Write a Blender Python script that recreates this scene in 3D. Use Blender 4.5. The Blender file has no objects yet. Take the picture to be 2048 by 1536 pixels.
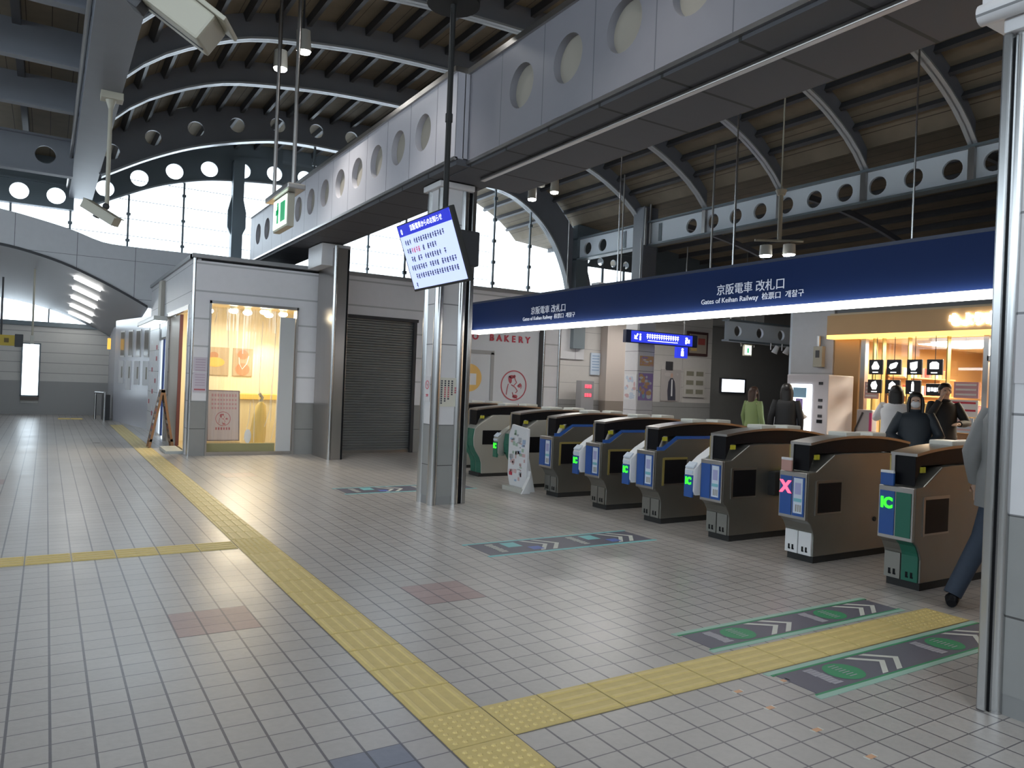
import bpy, bmesh, math, random
from mathutils import Vector, Matrix
random.seed(7)
PI = math.pi
S = bpy.context.scene
C = S.collection

# ------------------------------------------------------------------ camera
cam_d = bpy.data.cameras.new('camera'); cam = bpy.data.objects.new('camera', cam_d); C.objects.link(cam)
S.camera = cam
F_PX = 1501.4
cam_d.sensor_fit = 'HORIZONTAL'; cam_d.sensor_width = 36.0; cam_d.lens = F_PX * 36.0 / 2048.0
cam_d.clip_start = 0.05; cam_d.clip_end = 500
YAW, PITCH, ROLL = 0.5556095, -0.000886, 0.0402232
fw = Vector((math.sin(YAW)*math.cos(PITCH), math.cos(YAW)*math.cos(PITCH), math.sin(PITCH)))
rt0 = Vector((math.cos(YAW), -math.sin(YAW), 0)); up0 = rt0.cross(fw)
rt = rt0*math.cos(ROLL) + up0*math.sin(ROLL); up = -rt0*math.sin(ROLL) + up0*math.cos(ROLL)
M = Matrix((rt, up, -fw)).transposed().to_4x4()
M.translation = Vector((-1.4115, -2.9190, 1.46525))
cam.matrix_world = M

# ------------------------------------------------------------------ world, exposure
w = bpy.data.worlds.new('world'); S.world = w; w.use_nodes = True
nt = w.node_tree; bg = nt.nodes['Background']
bg.inputs['Color'].default_value = (0.77, 0.90, 1.0, 1); bg.inputs['Strength'].default_value = 3.0
S.view_settings.view_transform = 'Standard'; S.view_settings.look = 'None'
S.view_settings.gamma = 1; S.view_settings.use_curve_mapping = False
S.view_settings.exposure = 0.82

# ------------------------------------------------------------------ materials
MATS = {}
def mat(name, col, rough=0.5, metal=0.0, emit=0.0, ecol=None, noise=0.0, nscale=6.0, spec=0.5, alpha=1.0, bump=0.0, stretch=None):
    if name in MATS: return MATS[name]
    m = bpy.data.materials.new(name); m.use_nodes = True; MATS[name] = m
    n = m.node_tree.nodes; l = m.node_tree.links; b = n['Principled BSDF']
    b.inputs['Base Color'].default_value = (*col, 1); b.inputs['Roughness'].default_value = rough
    b.inputs['Metallic'].default_value = metal; b.inputs['Specular IOR Level'].default_value = spec
    b.inputs['Alpha'].default_value = alpha
    if emit:
        b.inputs['Emission Color'].default_value = (*(ecol or col), 1); b.inputs['Emission Strength'].default_value = emit
    if noise or bump:
        tc = n.new('ShaderNodeNewGeometry'); no = n.new('ShaderNodeTexNoise'); no.inputs['Scale'].default_value = nscale
        no.inputs['Detail'].default_value = 5
        mp = n.new('ShaderNodeMapping'); l.new(tc.outputs['Position'], mp.inputs['Vector'])
        if stretch: mp.inputs['Scale'].default_value = stretch
        l.new(mp.outputs['Vector'], no.inputs['Vector'])
        if noise:
            r = n.new('ShaderNodeMapRange'); r.inputs['To Min'].default_value = 1-noise; r.inputs['To Max'].default_value = 1+noise
            l.new(no.outputs['Fac'], r.inputs['Value'])
            mx = n.new('ShaderNodeVectorMath'); mx.operation = 'SCALE'; mx.inputs[0].default_value = col
            l.new(r.outputs['Result'], mx.inputs['Scale']); l.new(mx.outputs['Vector'], b.inputs['Base Color'])
        if bump:
            bp = n.new('ShaderNodeBump'); bp.inputs['Strength'].default_value = bump; bp.inputs['Distance'].default_value = 0.01
            l.new(no.outputs['Fac'], bp.inputs['Height']); l.new(bp.outputs['Normal'], b.inputs['Normal'])
    return m

def _math(n, l, op, a, b=None, c=None):
    x = n.new('ShaderNodeMath'); x.operation = op
    for i, v in enumerate((a, b, c)):
        if v is None: continue
        if isinstance(v, (int, float)): x.inputs[i].default_value = v
        else: l.new(v, x.inputs[i])
    return x.outputs[0]

def line_mask(n, l, coord, pitch, off, width):
    # 1 on a joint of the given width, 0 elsewhere
    t = _math(n, l, 'SUBTRACT', coord, off - pitch/2)
    t = _math(n, l, 'FLOORED_MODULO', t, pitch)
    t = _math(n, l, 'SUBTRACT', t, pitch/2)
    t = _math(n, l, 'ABSOLUTE', t)
    return _math(n, l, 'LESS_THAN', t, width/2)

def grid_mat(name, col, joint, axes, rough=0.5, metal=0.0, noise=0.06, cell_var=0.0, nscale=8, bump=0.0, spec=0.5, rough_noise=0.0):
    """panel or tile surface: axes = list of (axis, pitch, offset, width)"""
    if name in MATS: return MATS[name]
    m = bpy.data.materials.new(name); m.use_nodes = True; MATS[name] = m
    n = m.node_tree.nodes; l = m.node_tree.links; b = n['Principled BSDF']
    b.inputs['Roughness'].default_value = rough; b.inputs['Metallic'].default_value = metal; b.inputs['Specular IOR Level'].default_value = spec
    g = n.new('ShaderNodeNewGeometry'); sp = n.new('ShaderNodeSeparateXYZ'); l.new(g.outputs['Position'], sp.inputs[0])
    mask = None; cells = []
    for ax, pitch, off, width in axes:
        lm = line_mask(n, l, sp.outputs['XYZ'.index(ax)], pitch, off, width)
        mask = lm if mask is None else _math(n, l, 'MAXIMUM', mask, lm)
        cells.append(_math(n, l, 'FLOOR', _math(n, l, 'DIVIDE', _math(n, l, 'SUBTRACT', sp.outputs['XYZ'.index(ax)], off), pitch)))
    no = n.new('ShaderNodeTexNoise'); no.inputs['Scale'].default_value = nscale; no.inputs['Detail'].default_value = 6
    l.new(g.outputs['Position'], no.inputs['Vector'])
    fac = n.new('ShaderNodeMapRange'); fac.inputs['To Min'].default_value = 1-noise; fac.inputs['To Max'].default_value = 1+noise
    l.new(no.outputs['Fac'], fac.inputs['Value']); fac = fac.outputs['Result']
    if cell_var:
        cv = n.new('ShaderNodeCombineXYZ')
        for i, c in enumerate(cells[:3]): l.new(c, cv.inputs[i])
        wn = n.new('ShaderNodeTexWhiteNoise'); wn.noise_dimensions = '3D'; l.new(cv.outputs[0], wn.inputs['Vector'])
        r = n.new('ShaderNodeMapRange'); r.inputs['To Min'].default_value = 1-cell_var; r.inputs['To Max'].default_value = 1+cell_var
        l.new(wn.outputs['Value'], r.inputs['Value']); fac = _math(n, l, 'MULTIPLY', fac, r.outputs['Result'])
    sc = n.new('ShaderNodeVectorMath'); sc.operation = 'SCALE'; sc.inputs[0].default_value = col; l.new(fac, sc.inputs['Scale'])
    mx = n.new('ShaderNodeMix'); mx.data_type = 'RGBA'; l.new(mask, mx.inputs['Factor'])
    l.new(sc.outputs['Vector'], mx.inputs[6]); mx.inputs[7].default_value = (*joint, 1)
    l.new(mx.outputs[2], b.inputs['Base Color'])
    if bump:
        bp = n.new('ShaderNodeBump'); bp.inputs['Strength'].default_value = bump; bp.inputs['Distance'].default_value = 0.004
        h = _math(n, l, 'SUBTRACT', no.outputs['Fac'], mask); l.new(h, bp.inputs['Height']); l.new(bp.outputs['Normal'], b.inputs['Normal'])
    if rough_noise:
        n2 = n.new('ShaderNodeTexNoise'); n2.inputs['Scale'].default_value = 1.3; l.new(g.outputs['Position'], n2.inputs['Vector'])
        r2 = n.new('ShaderNodeMapRange'); r2.inputs['To Min'].default_value = rough-rough_noise; r2.inputs['To Max'].default_value = rough+rough_noise
        l.new(n2.outputs['Fac'], r2.inputs['Value']); l.new(r2.outputs['Result'], b.inputs['Roughness'])
    return m

def glass_mat(name, tint=(1,1,1), gloss=0.08, rough=0.02):
    if name in MATS: return MATS[name]
    m = bpy.data.materials.new(name); m.use_nodes = True; MATS[name] = m
    n = m.node_tree.nodes; l = m.node_tree.links; n.remove(n['Principled BSDF'])
    t = n.new('ShaderNodeBsdfTransparent'); t.inputs[0].default_value = (*tint, 1)
    g = n.new('ShaderNodeBsdfGlossy'); g.inputs['Roughness'].default_value = rough
    x = n.new('ShaderNodeMixShader'); x.inputs[0].default_value = gloss
    l.new(t.outputs[0], x.inputs[1]); l.new(g.outputs[0], x.inputs[2]); l.new(x.outputs[0], n['Material Output'].inputs[0])
    return m

# floor: 15 cm tiles
GR = [('X', 0.15, 0.0, 0.0105), ('Y', 0.15, 0.0, 0.0065)]
tile = grid_mat('floor_tile', (0.375, 0.352, 0.335), (0.12, 0.11, 0.12), GR, rough=0.31, noise=0.10, cell_var=0.045, nscale=30, bump=0.25, rough_noise=0.07)
tile_red = grid_mat('floor_tile_red', (0.33, 0.235, 0.225), (0.13, 0.10, 0.11), GR, rough=0.36, noise=0.10, cell_var=0.05, nscale=30, bump=0.25)
tile_blue = grid_mat('floor_tile_blue', (0.17, 0.18, 0.225), (0.07, 0.07, 0.09), GR, rough=0.36, noise=0.10, cell_var=0.05, nscale=30, bump=0.25)
yellow = mat('tactile_yellow', (0.56, 0.44, 0.17), 0.5, noise=0.14, nscale=18)
panelA = grid_mat('wall_panel', (0.66, 0.65, 0.665), (0.22, 0.22, 0.23), [('Z', 0.475, 0.94, 0.012)], rough=0.35, noise=0.05)
wains = grid_mat('wainscot', (0.28, 0.28, 0.275), (0.07, 0.07, 0.07), [('Z', 0.475, 0.94, 0.010)], rough=0.33, noise=0.06)
panelF = grid_mat('fascia_panel', (0.58, 0.58, 0.60), (0.16, 0.16, 0.18), [('X', 1.2, 0.3, 0.012), ('Z', 0.9, 3.1, 0.010)], rough=0.4, noise=0.05)
farpan = grid_mat('far_wall_panel', (0.56, 0.55, 0.53), (0.30, 0.30, 0.30), [('Z', 0.30, 0.02, 0.02)], rough=0.5, noise=0.04)
chrome = mat('stainless_polished', (0.50, 0.50, 0.50), 0.24, 1.0)
steel = mat('stainless_brushed', (0.42, 0.40, 0.385), 0.30, 1.0, noise=0.08, nscale=5, stretch=(1, 1, 0.12))
gsteel = mat('gate_steel', (0.27, 0.265, 0.245), 0.33, 0.85, noise=0.07, nscale=4)
gcream = mat('gate_cream', (0.42, 0.41, 0.37), 0.38, 0.35, noise=0.05, nscale=4)
black = mat('gate_black', (0.007, 0.007, 0.009), 0.4, spec=0.15)
dark = mat('dark_grey', (0.04, 0.04, 0.045), 0.5)
blue = mat('gate_blue', (0.02, 0.085, 0.32), 0.4)
green = mat('gate_green', (0.012, 0.13, 0.085), 0.4)
white = mat('white_paint', (0.75, 0.75, 0.76), 0.45)
cream = mat('cream_plastic', (0.42, 0.395, 0.32), 0.45)
beam = grid_mat('beam_panel_shaded', (0.205, 0.20, 0.225), (0.10, 0.10, 0.12), [('Y', 0.76, 0.61, 0.012)], rough=0.42, noise=0.04)  # darker copy of the beam panels, shade of the near half put into the colour
beamL = grid_mat('beam_panel_lit', (0.44, 0.43, 0.47), (0.10, 0.10, 0.12), [('Y', 0.73, 4.82, 0.012)], rough=0.42, noise=0.04)  # same panels made lighter, window light on the far half painted in
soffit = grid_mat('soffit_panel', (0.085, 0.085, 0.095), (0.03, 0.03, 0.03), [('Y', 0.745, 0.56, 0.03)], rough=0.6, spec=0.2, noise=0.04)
recess = mat('recess_beige', (0.30, 0.275, 0.235), 0.6)
roofst = mat('roof_steel', (0.185, 0.195, 0.225), 0.42, noise=0.08, nscale=3)
flange = mat('roof_flange', (0.40, 0.42, 0.44), 0.32, 0.2)
gird = mat('girder_bluegrey', (0.15, 0.185, 0.21), 0.45)
gird2 = mat('girder_white', (0.74, 0.80, 0.86), 0.4)
deck = grid_mat('roof_deck', (0.20, 0.165, 0.12), (0.07, 0.055, 0.04), [('X', 0.30, 0.0, 0.012)], rough=0.8, noise=0.25, nscale=3)
purl = mat('purlin', (0.06, 0.062, 0.07), 0.5)
glass = glass_mat('window_glass')
shopglass = glass_mat('shop_glass', gloss=0.06)
navy = grid_mat('banner_navy', (0.008, 0.024, 0.10), (0.008, 0.025, 0.11), [('Y', 0.9, 0.2, 0.004)], rough=0.6, noise=0.02, spec=0.2)
led = mat('led_strip', (1, 1, 0.97), 0.5, emit=4.0)
lampE = mat('lamp_emit', (1, 1, 0.97), 0.5, emit=30.0)
signtxt = mat('sign_text', (0.62, 0.66, 0.75), 0.4, emit=0.12)
wtxt = mat('white_text_lit', (1, 1, 1), 0.5, emit=2.0)
warmE = mat('warm_lamp', (1.0, 0.88, 0.62), 0.5, emit=22.0)
red = mat('red_print', (0.50, 0.03, 0.06), 0.5)
ink = mat('ink', (0.05, 0.05, 0.07), 0.6)
paper = mat('paper', (0.72, 0.72, 0.74), 0.6)
rubber = mat('rubber', (0.02, 0.02, 0.02), 0.7)

# ------------------------------------------------------------------ mesh builder
class MB:
    def __init__(s): s.v = []; s.f = []; s.mi = []; s.m = 0; s.smooth = []
    def add(s, vs, fs, m=None, smooth=False):
        k = len(s.v); s.v += [tuple(v) for v in vs]
        for f in fs:
            s.f.append(tuple(i+k for i in f)); s.mi.append(s.m if m is None else m); s.smooth.append(smooth)
        return s
    def box(s, x0, x1, y0, y1, z0, z1, m=None):
        x0, x1 = sorted((x0, x1)); y0, y1 = sorted((y0, y1)); z0, z1 = sorted((z0, z1))
        v = [(x, y, z) for x in (x0, x1) for y in (y0, y1) for z in (z0, z1)]
        return s.add(v, [(0,1,3,2), (4,6,7,5), (0,4,5,1), (2,3,7,6), (0,2,6,4), (1,5,7,3)], m)
    def rbox(s, x0, x1, y0, y1, z0, z1, r=0.01, m=None):
        # box with chamfered edges
        bm = bmesh.new(); bmesh.ops.create_cube(bm, size=1)
        for v in bm.verts: v.co = Vector(((x0+x1)/2 + v.co.x*abs(x1-x0), (y0+y1)/2 + v.co.y*abs(y1-y0), (z0+z1)/2 + v.co.z*abs(z1-z0)))
        bmesh.ops.bevel(bm, geom=bm.edges[:], offset=r, segments=2, affect='EDGES', profile=0.6)
        bm.verts.index_update(); s.add([v.co[:] for v in bm.verts], [[v.index for v in f.verts] for f in bm.faces], m); bm.free(); return s
    def prism(s, poly, axis, a, b, m=None):
        # poly: 2D points; axis: extrusion axis; X -> (y,z), Y -> (x,z), Z -> (x,y)
        def P(p, t): return {'X': (t, p[0], p[1]), 'Y': (p[0], t, p[1]), 'Z': (p[0], p[1], t)}[axis]
        n = len(poly); v = [P(p, a) for p in poly] + [P(p, b) for p in poly]
        fs = [tuple(range(n))[::-1], tuple(range(n, 2*n))] + [(i, (i+1) % n, (i+1) % n + n, i+n) for i in range(n)]
        return s.add(v, fs, m)
    def cyl(s, p0, p1, r0, r1=None, n=16, m=None, caps=True, smooth=True):
        r1 = r0 if r1 is None else r1; p0 = Vector(p0); p1 = Vector(p1); d = (p1-p0).normalized()
        a = d.cross(Vector((0,0,1)) if abs(d.z) < .9 else Vector((1,0,0))).normalized(); b = d.cross(a)
        v = [p0 + (a*math.cos(t)+b*math.sin(t))*r0 for t in [2*PI*i/n for i in range(n)]] + [p1 + (a*math.cos(t)+b*math.sin(t))*r1 for t in [2*PI*i/n for i in range(n)]]
        s.add(v, [(i, (i+1) % n, (i+1) % n+n, i+n) for i in range(n)], m, smooth)
        if caps: s.add(v, [tuple(range(n))[::-1], tuple(range(n, 2*n))], m)
        return s
    def tube(s, pts, rad, n=12, m=None):
        # smooth tube through points, radius list or number
        pts = [Vector(p) for p in pts]; R = rad if isinstance(rad, (list, tuple)) else [rad]*len(pts)
        ring = []; a = None
        for i, p in enumerate(pts):
            d = (pts[min(i+1, len(pts)-1)] - pts[max(i-1, 0)]).normalized()
            if a is None: a = d.cross(Vector((0,0,1)) if abs(d.z) < .9 else Vector((1,0,0))).normalized()
            a = (a - d*a.dot(d)).normalized(); b = d.cross(a)
            ring.append([p + (a*math.cos(2*PI*k/n)+b*math.sin(2*PI*k/n))*R[i] for k in range(n)])
        v = [q for r in ring for q in r]; fs = []
        for i in range(len(pts)-1):
            for k in range(n): fs.append((i*n+k, i*n+(k+1) % n, (i+1)*n+(k+1) % n, (i+1)*n+k))
        s.add(v, fs, m, True); s.add(v, [tuple(range(n))[::-1], tuple(range((len(pts)-1)*n, len(pts)*n))], m); return s
    def loft(s, rings, m=None, cap=True, smooth=True):
        n = len(rings[0]); v = [q for r in rings for q in r]; fs = []
        for i in range(len(rings)-1):
            for k in range(n): fs.append((i*n+k, i*n+(k+1) % n, (i+1)*n+(k+1) % n, (i+1)*n+k))
        s.add(v, fs, m, smooth)
        if cap: s.add(v, [tuple(range(n))[::-1], tuple(range((len(rings)-1)*n, len(rings)*n))], m, smooth)
        return s
    def ell(s, c, rx, ry, rz, m=None, nu=16, nv=10):
        rings = []
        for j in range(1, nv):
            t = PI*j/nv; rings.append([(c[0]+rx*math.sin(t)*math.cos(2*PI*k/nu), c[1]+ry*math.sin(t)*math.sin(2*PI*k/nu), c[2]-rz*math.cos(t)) for k in range(nu)])
        return s.loft(rings, m)
    def build(s, name, mats, parent=None, world=True, tf=None, bevel=0):
        me = bpy.data.meshes.new(name)
        if not isinstance(mats, (list, tuple)): mats = [mats]
        for mm in mats: me.materials.append(mm)
        off = Vector((0,0,0))
        vs = [Vector(v) for v in s.v]
        if tf: vs = [tf @ v for v in vs]
        if world:
            p = parent
            if p is None:
                mn = [min(v[i] for v in vs) for i in range(3)]; mx = [max(v[i] for v in vs) for i in range(3)]
                off = Vector(((mn[0]+mx[0])/2, (mn[1]+mx[1])/2, mn[2]))
            else:
                while p is not None: off += p.location; p = p.parent
        me.from_pydata([tuple(v-off) for v in vs], [], s.f)
        me.polygons.foreach_set('material_index', s.mi); me.polygons.foreach_set('use_smooth', s.smooth)
        bm = bmesh.new(); bm.from_mesh(me); bmesh.ops.recalc_face_normals(bm, faces=bm.faces[:]); bm.to_mesh(me); bm.free()
        me.update()
        o = bpy.data.objects.new(name, me); C.objects.link(o)
        if parent is None: o.location = off
        else: o.parent = parent
        if bevel:
            b = o.modifiers.new('bevel', 'BEVEL'); b.width = bevel; b.segments = 2; b.limit_method = 'ANGLE'
        return o

def tag(o, label, cat, group=None):
    o['label'] = label; o['category'] = cat
    if group: o['group'] = group
    return o
def struct(o): o['kind'] = 'structure'; return o
def thing(name, label, cat, loc=(0,0,0), rz=0, group=None):
    o = bpy.data.objects.new(name, None); C.objects.link(o); o.location = loc; o.rotation_euler = (0, 0, rz)
    o.empty_display_size = 0.1
    return tag(o, label, cat, group)
def dup(root, loc=None, label=None, rz=None):
    r = root.copy(); C.objects.link(r)
    if loc is not None: r.location = loc
    if rz is not None: r.rotation_euler = (0, 0, rz)
    if label: r['label'] = label
    for ch in list(root.children):
        c = ch.copy(); C.objects.link(c); c.parent = r
        for g in list(ch.children):
            d = g.copy(); C.objects.link(d); d.parent = c
    return r

def text_mesh(mb, txt, size, origin, ux, uy, depth=0.003, m=None, align='CENTER', sx=1.0, bold=0.0):
    """flat lettering added to builder; origin = centre (or left) baseline, ux/uy unit directions"""
    cu = bpy.data.curves.new('t', 'FONT'); cu.body = txt; cu.size = size; cu.align_x = align; cu.extrude = depth; cu.resolution_u = 3
    cu.offset = bold
    o = bpy.data.objects.new('t', cu); C.objects.link(o)
    bpy.context.view_layer.update()
    dg = bpy.context.evaluated_depsgraph_get()
    me = bpy.data.meshes.new_from_object(o.evaluated_get(dg))
    ux = Vector(ux); uy = Vector(uy); uz = ux.cross(uy); og = Vector(origin)
    mb.add([og + ux*v.co.x*sx + uy*v.co.y + uz*v.co.z for v in me.vertices], [tuple(p.vertices) for p in me.polygons], m)
    bpy.data.objects.remove(o); bpy.data.curves.remove(cu); bpy.data.meshes.remove(me)
    return mb

def holed(mb, cells, mapf, th, r, m=0, mrim=None, n=20, back=None, mback=None, depth=None):
    """plate with round holes. cells: list of (u0,u1,v0,v1,uc,vc or None); mapf(u,v,t)->3D with t across the thickness.
       back: if set, holes are blind, closed by a disc at t=depth"""
    for (u0, u1, v0, v1, uc, vc) in cells:
        if uc is None:
            for t in (0, th):
                mb.add([mapf(u0,v0,t), mapf(u1,v0,t), mapf(u1,v1,t), mapf(u0,v1,t)], [(0,1,2,3)], m)
            continue
        sq = []; ci = []
        for i in range(n):
            a = 2*PI*(i+.5)/n; c, s_ = math.cos(a), math.sin(a)
            ci.append((uc + r*c, vc + r*s_))
            k = 1e9
            if c > 1e-6: k = min(k, (u1-uc)/c)
            if c < -1e-6: k = min(k, (u0-uc)/c)
            if s_ > 1e-6: k = min(k, (v1-vc)/s_)
            if s_ < -1e-6: k = min(k, (v0-vc)/s_)
            sq.append((uc+k*c, vc+k*s_))
        for t in ((0, th) if not back else (0,)):
            v = [mapf(*p, t) for p in sq] + [mapf(*p, t) for p in ci]
            mb.add(v, [(i, (i+1) % n, (i+1) % n+n, i+n) for i in range(n)], m)
            # corners
            for cu, cv in ((u0,v0), (u1,v0), (u1,v1), (u0,v1)):
                best = sorted(range(n), key=lambda i: (abs(sq[i][0]-cu) + abs(sq[i][1]-cv)))
                a_, b_ = None, None
                for i in range(n):
                    j = (i+1) % n
                    p, q = sq[i], sq[j]
                    e = 1e-6
                    if abs(p[0]-q[0]) > e and abs(p[1]-q[1]) > e:
                        if min(abs(p[0]-cu), abs(q[0]-cu)) < e and min(abs(p[1]-cv), abs(q[1]-cv)) < e:
                            mb.add([mapf(*p, t), mapf(cu, cv, t), mapf(*q, t)], [(0,1,2)], m)
        dd = depth if back else th
        v = [mapf(*p, 0) for p in ci] + [mapf(*p, dd) for p in ci]
        mb.add(v, [(i, (i+1) % n, (i+1) % n+n, i+n) for i in range(n)], m if mrim is None else mrim, True)
        if back: mb.add([mapf(*p, dd) for p in ci], [tuple(range(n))], mback)
    return mb
# ================================================================== SETTING
def lerp_tab(tab, u):
    if u <= tab[0][0]: return tab[0][1]
    for (a, za), (b, zb) in zip(tab, tab[1:]):
        if u <= b:
            t = (u-a)/(b-a); return za + (zb-za)*t
    return tab[-1][1]
def smooth_tab(tab, u):
    # Catmull-Rom through the table, keeps the arches round
    n = len(tab)
    for i in range(n-1):
        if u <= tab[i+1][0] or i == n-2:
            x0, y0 = tab[max(i-1, 0)]; x1, y1 = tab[i]; x2, y2 = tab[i+1]; x3, y3 = tab[min(i+2, n-1)]
            h = x2-x1; t = min(max((u-x1)/h, 0), 1)
            m1 = (y2-y0)/(x2-x0) if x2 != x0 else 0; m2 = (y3-y1)/(x3-x1) if x3 != x1 else 0
            return (2*t**3-3*t*t+1)*y1 + (t**3-2*t*t+t)*h*m1 + (-2*t**3+3*t*t)*y2 + (t**3-t*t)*h*m2
# floor
fl = MB(); fl.box(-12, 26, -8, 25, -0.1, 0.0, 0)
fl.box(-0.75, -0.30, 1.50, 1.95, -0.01, 0.0008, 1); fl.box(0.75, 1.20, 1.50, 1.95, -0.01, 0.0008, 1)
fl.box(-2.25, -1.80, 1.50, 1.95, -0.01, 0.0008, 1); fl.box(-2.25, -1.80, 8.0, 8.45, -0.01, 0.0008, 1); fl.box(0.75, 1.20, 8.0, 8.45, -0.01, 0.0008, 1)
fl.box(-0.45, -0.15, -0.45, -0.15, -0.01, 0.0008, 2); fl.box(-1.95, -1.65, -0.45, -0.15, -0.01, 0.0008, 2)
struct(fl.build('floor', [tile, tile_red, tile_blue]))

# roof frame profile (underside of the arched ribs)
XC = 5.17
RIB = [(0,6.97),(1.5,6.92),(2.45,6.85),(3.6,6.69),(4.1,6.58),(4.7,6.34),(5.4,5.93),(5.83,5.52)]
def rib_z(x): return smooth_tab(RIB, abs(x-XC))
DK = 0.42
us = [-5.83 + 11.66*i/40 for i in range(41)]
# deck over the vault + flat roof at the left + second bay at the right
dk = MB()
xs = [XC+u for u in us]
for i in range(40):
    a, b = xs[i], xs[i+1]; za, zb = rib_z(a)+DK, rib_z(b)+DK
    dk.add([(a,-8,za),(b,-8,zb),(b,17.2,zb),(a,17.2,za),(a,-8,za+.1),(b,-8,zb+.1),(b,17.2,zb+.1),(a,17.2,za+.1)], [(0,1,2,3),(4,7,6,5),(0,4,5,1),(3,2,6,7)])
dk.box(-12, -0.66, -8, 17.2, 6.15, 6.25)
dk.add([(11,-8,5.95),(25,-8,4.7),(25,17.2,4.7),(11,17.2,5.95),(11,-8,6.05),(25,-8,4.8),(25,17.2,4.8),(11,17.2,6.05)], [(0,1,2,3),(4,7,6,5),(0,4,5,1),(3,2,6,7),(1,5,6,2)])
struct(dk.build('ceiling', deck))

# purlins along the hall (one continuous run each)
pr = MB()
arc = [0.0]
for i in range(40): arc.append(arc[-1] + math.hypot(xs[i+1]-xs[i], rib_z(xs[i+1])-rib_z(xs[i])))
np_ = 25
for k in range(1, np_):
    s_ = arc[-1]*k/np_
    i = max(j for j in range(40) if arc[j] <= s_); t = (s_-arc[i])/(arc[i+1]-arc[i]); x = xs[i]+(xs[i+1]-xs[i])*t; z = rib_z(x)+DK
    dx, dz = xs[i+1]-xs[i], rib_z(xs[i+1])-rib_z(xs[i]); L = math.hypot(dx, dz); dx /= L; dz /= L
    w2, h = .035, .13
    q = [(x-dx*w2, z-dz*w2), (x+dx*w2, z+dz*w2), (x+dx*w2+dz*h, z+dz*w2-dx*h), (x-dx*w2+dz*h, z-dz*w2-dx*h)]
    pr.prism(q, 'Y', -8, 17.1)
for x in [-1.9, -3.1, -4.3, -5.5, -6.7, -8.0]: pr.box(x-.05, x+.05, -8, 17.1, 5.97, 6.15)
for x in [12.2+.9*i for i in range(12)]:
    z = 5.95-(x-11)*1.25/14; pr.box(x-.04, x+.04, -8, 17.1, z-.13, z)
o = pr.build('roof_purlins', purl); struct(o); o.name = 'trim_1'

# arched ribs
def arch_mb(y, tab_low, depth, u0, u1, n=40, wt=.03, fw_=.15, ft=.035):
    web = MB(); fb = MB()
    P = [(XC+u0+(u1-u0)*i/n) for i in range(n+1)]
    lo = [(x, tab_low(x)) for x in P]; hi = [(x, tab_low(x)+depth) for x in P]
    for i in range(n):
        q = [lo[i], lo[i+1], hi[i+1], hi[i]]
        web.prism(q, 'Y', y-wt/2, y+wt/2)
        q2 = [lo[i], lo[i+1], (lo[i+1][0], lo[i+1][1]+ft), (lo[i][0], lo[i][1]+ft)]
        fb.prism(q2, 'Y', y-fw_/2, y+fw_/2)
    return web, fb
FY = [-6.0, -4.2, -2.3, -0.4, 1.5, 3.44, 5.30, 7.13, 9.15, 11.3]
ORD = ['tenth','ninth','eighth','seventh','sixth','fifth','fourth','third','second','first']
for k, y in enumerate(FY):
    r = thing('arched_roof_rib', 'arched grey steel roof rib, %s one in front of the round-holed arch girder' % ORD[k], 'roof beam', (XC, y, 5.5), 0, 'arched steel ribs under the vaulted roof')
    web, fb = arch_mb(y, rib_z, .42, -5.83, 5.83)
    web.build('web', roofst, r); fb.build('flange', flange, r)
    # flat continuation over the left aisle
    if y > -3:
        r2 = thing('straight_roof_beam', 'straight grey steel roof beam over the left aisle, level with the %s rib before the girder' % ORD[k], 'roof beam', (-5, y, 5.55), 0, 'straight beams over the left aisle')
        MB().box(-10, -1.1, y-.02, y+.02, 5.58, 6.05).build('web', roofst, r2)
        MB().box(-10, -1.1, y-.08, y+.08, 5.55, 5.585).build('flange', roofst, r2)
# valley beam
v = thing('valley_box_beam', 'deep grey box beam running away between flat aisle roof and vault', 'roof beam', (-.87, 5, 5.3))
MB().box(-1.1, -.64, -8, 17.0, 5.28, 6.15).build('box_section', roofst, v)
MB().box(-.66, -.60, -8, 17.0, 5.62, 6.05).build('edge_flange', roofst, v)
MB().cyl((-1.14, -8, 5.5), (-1.14, 16.9, 5.5), .03).build('drain_pipe', steel, v)

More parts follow.
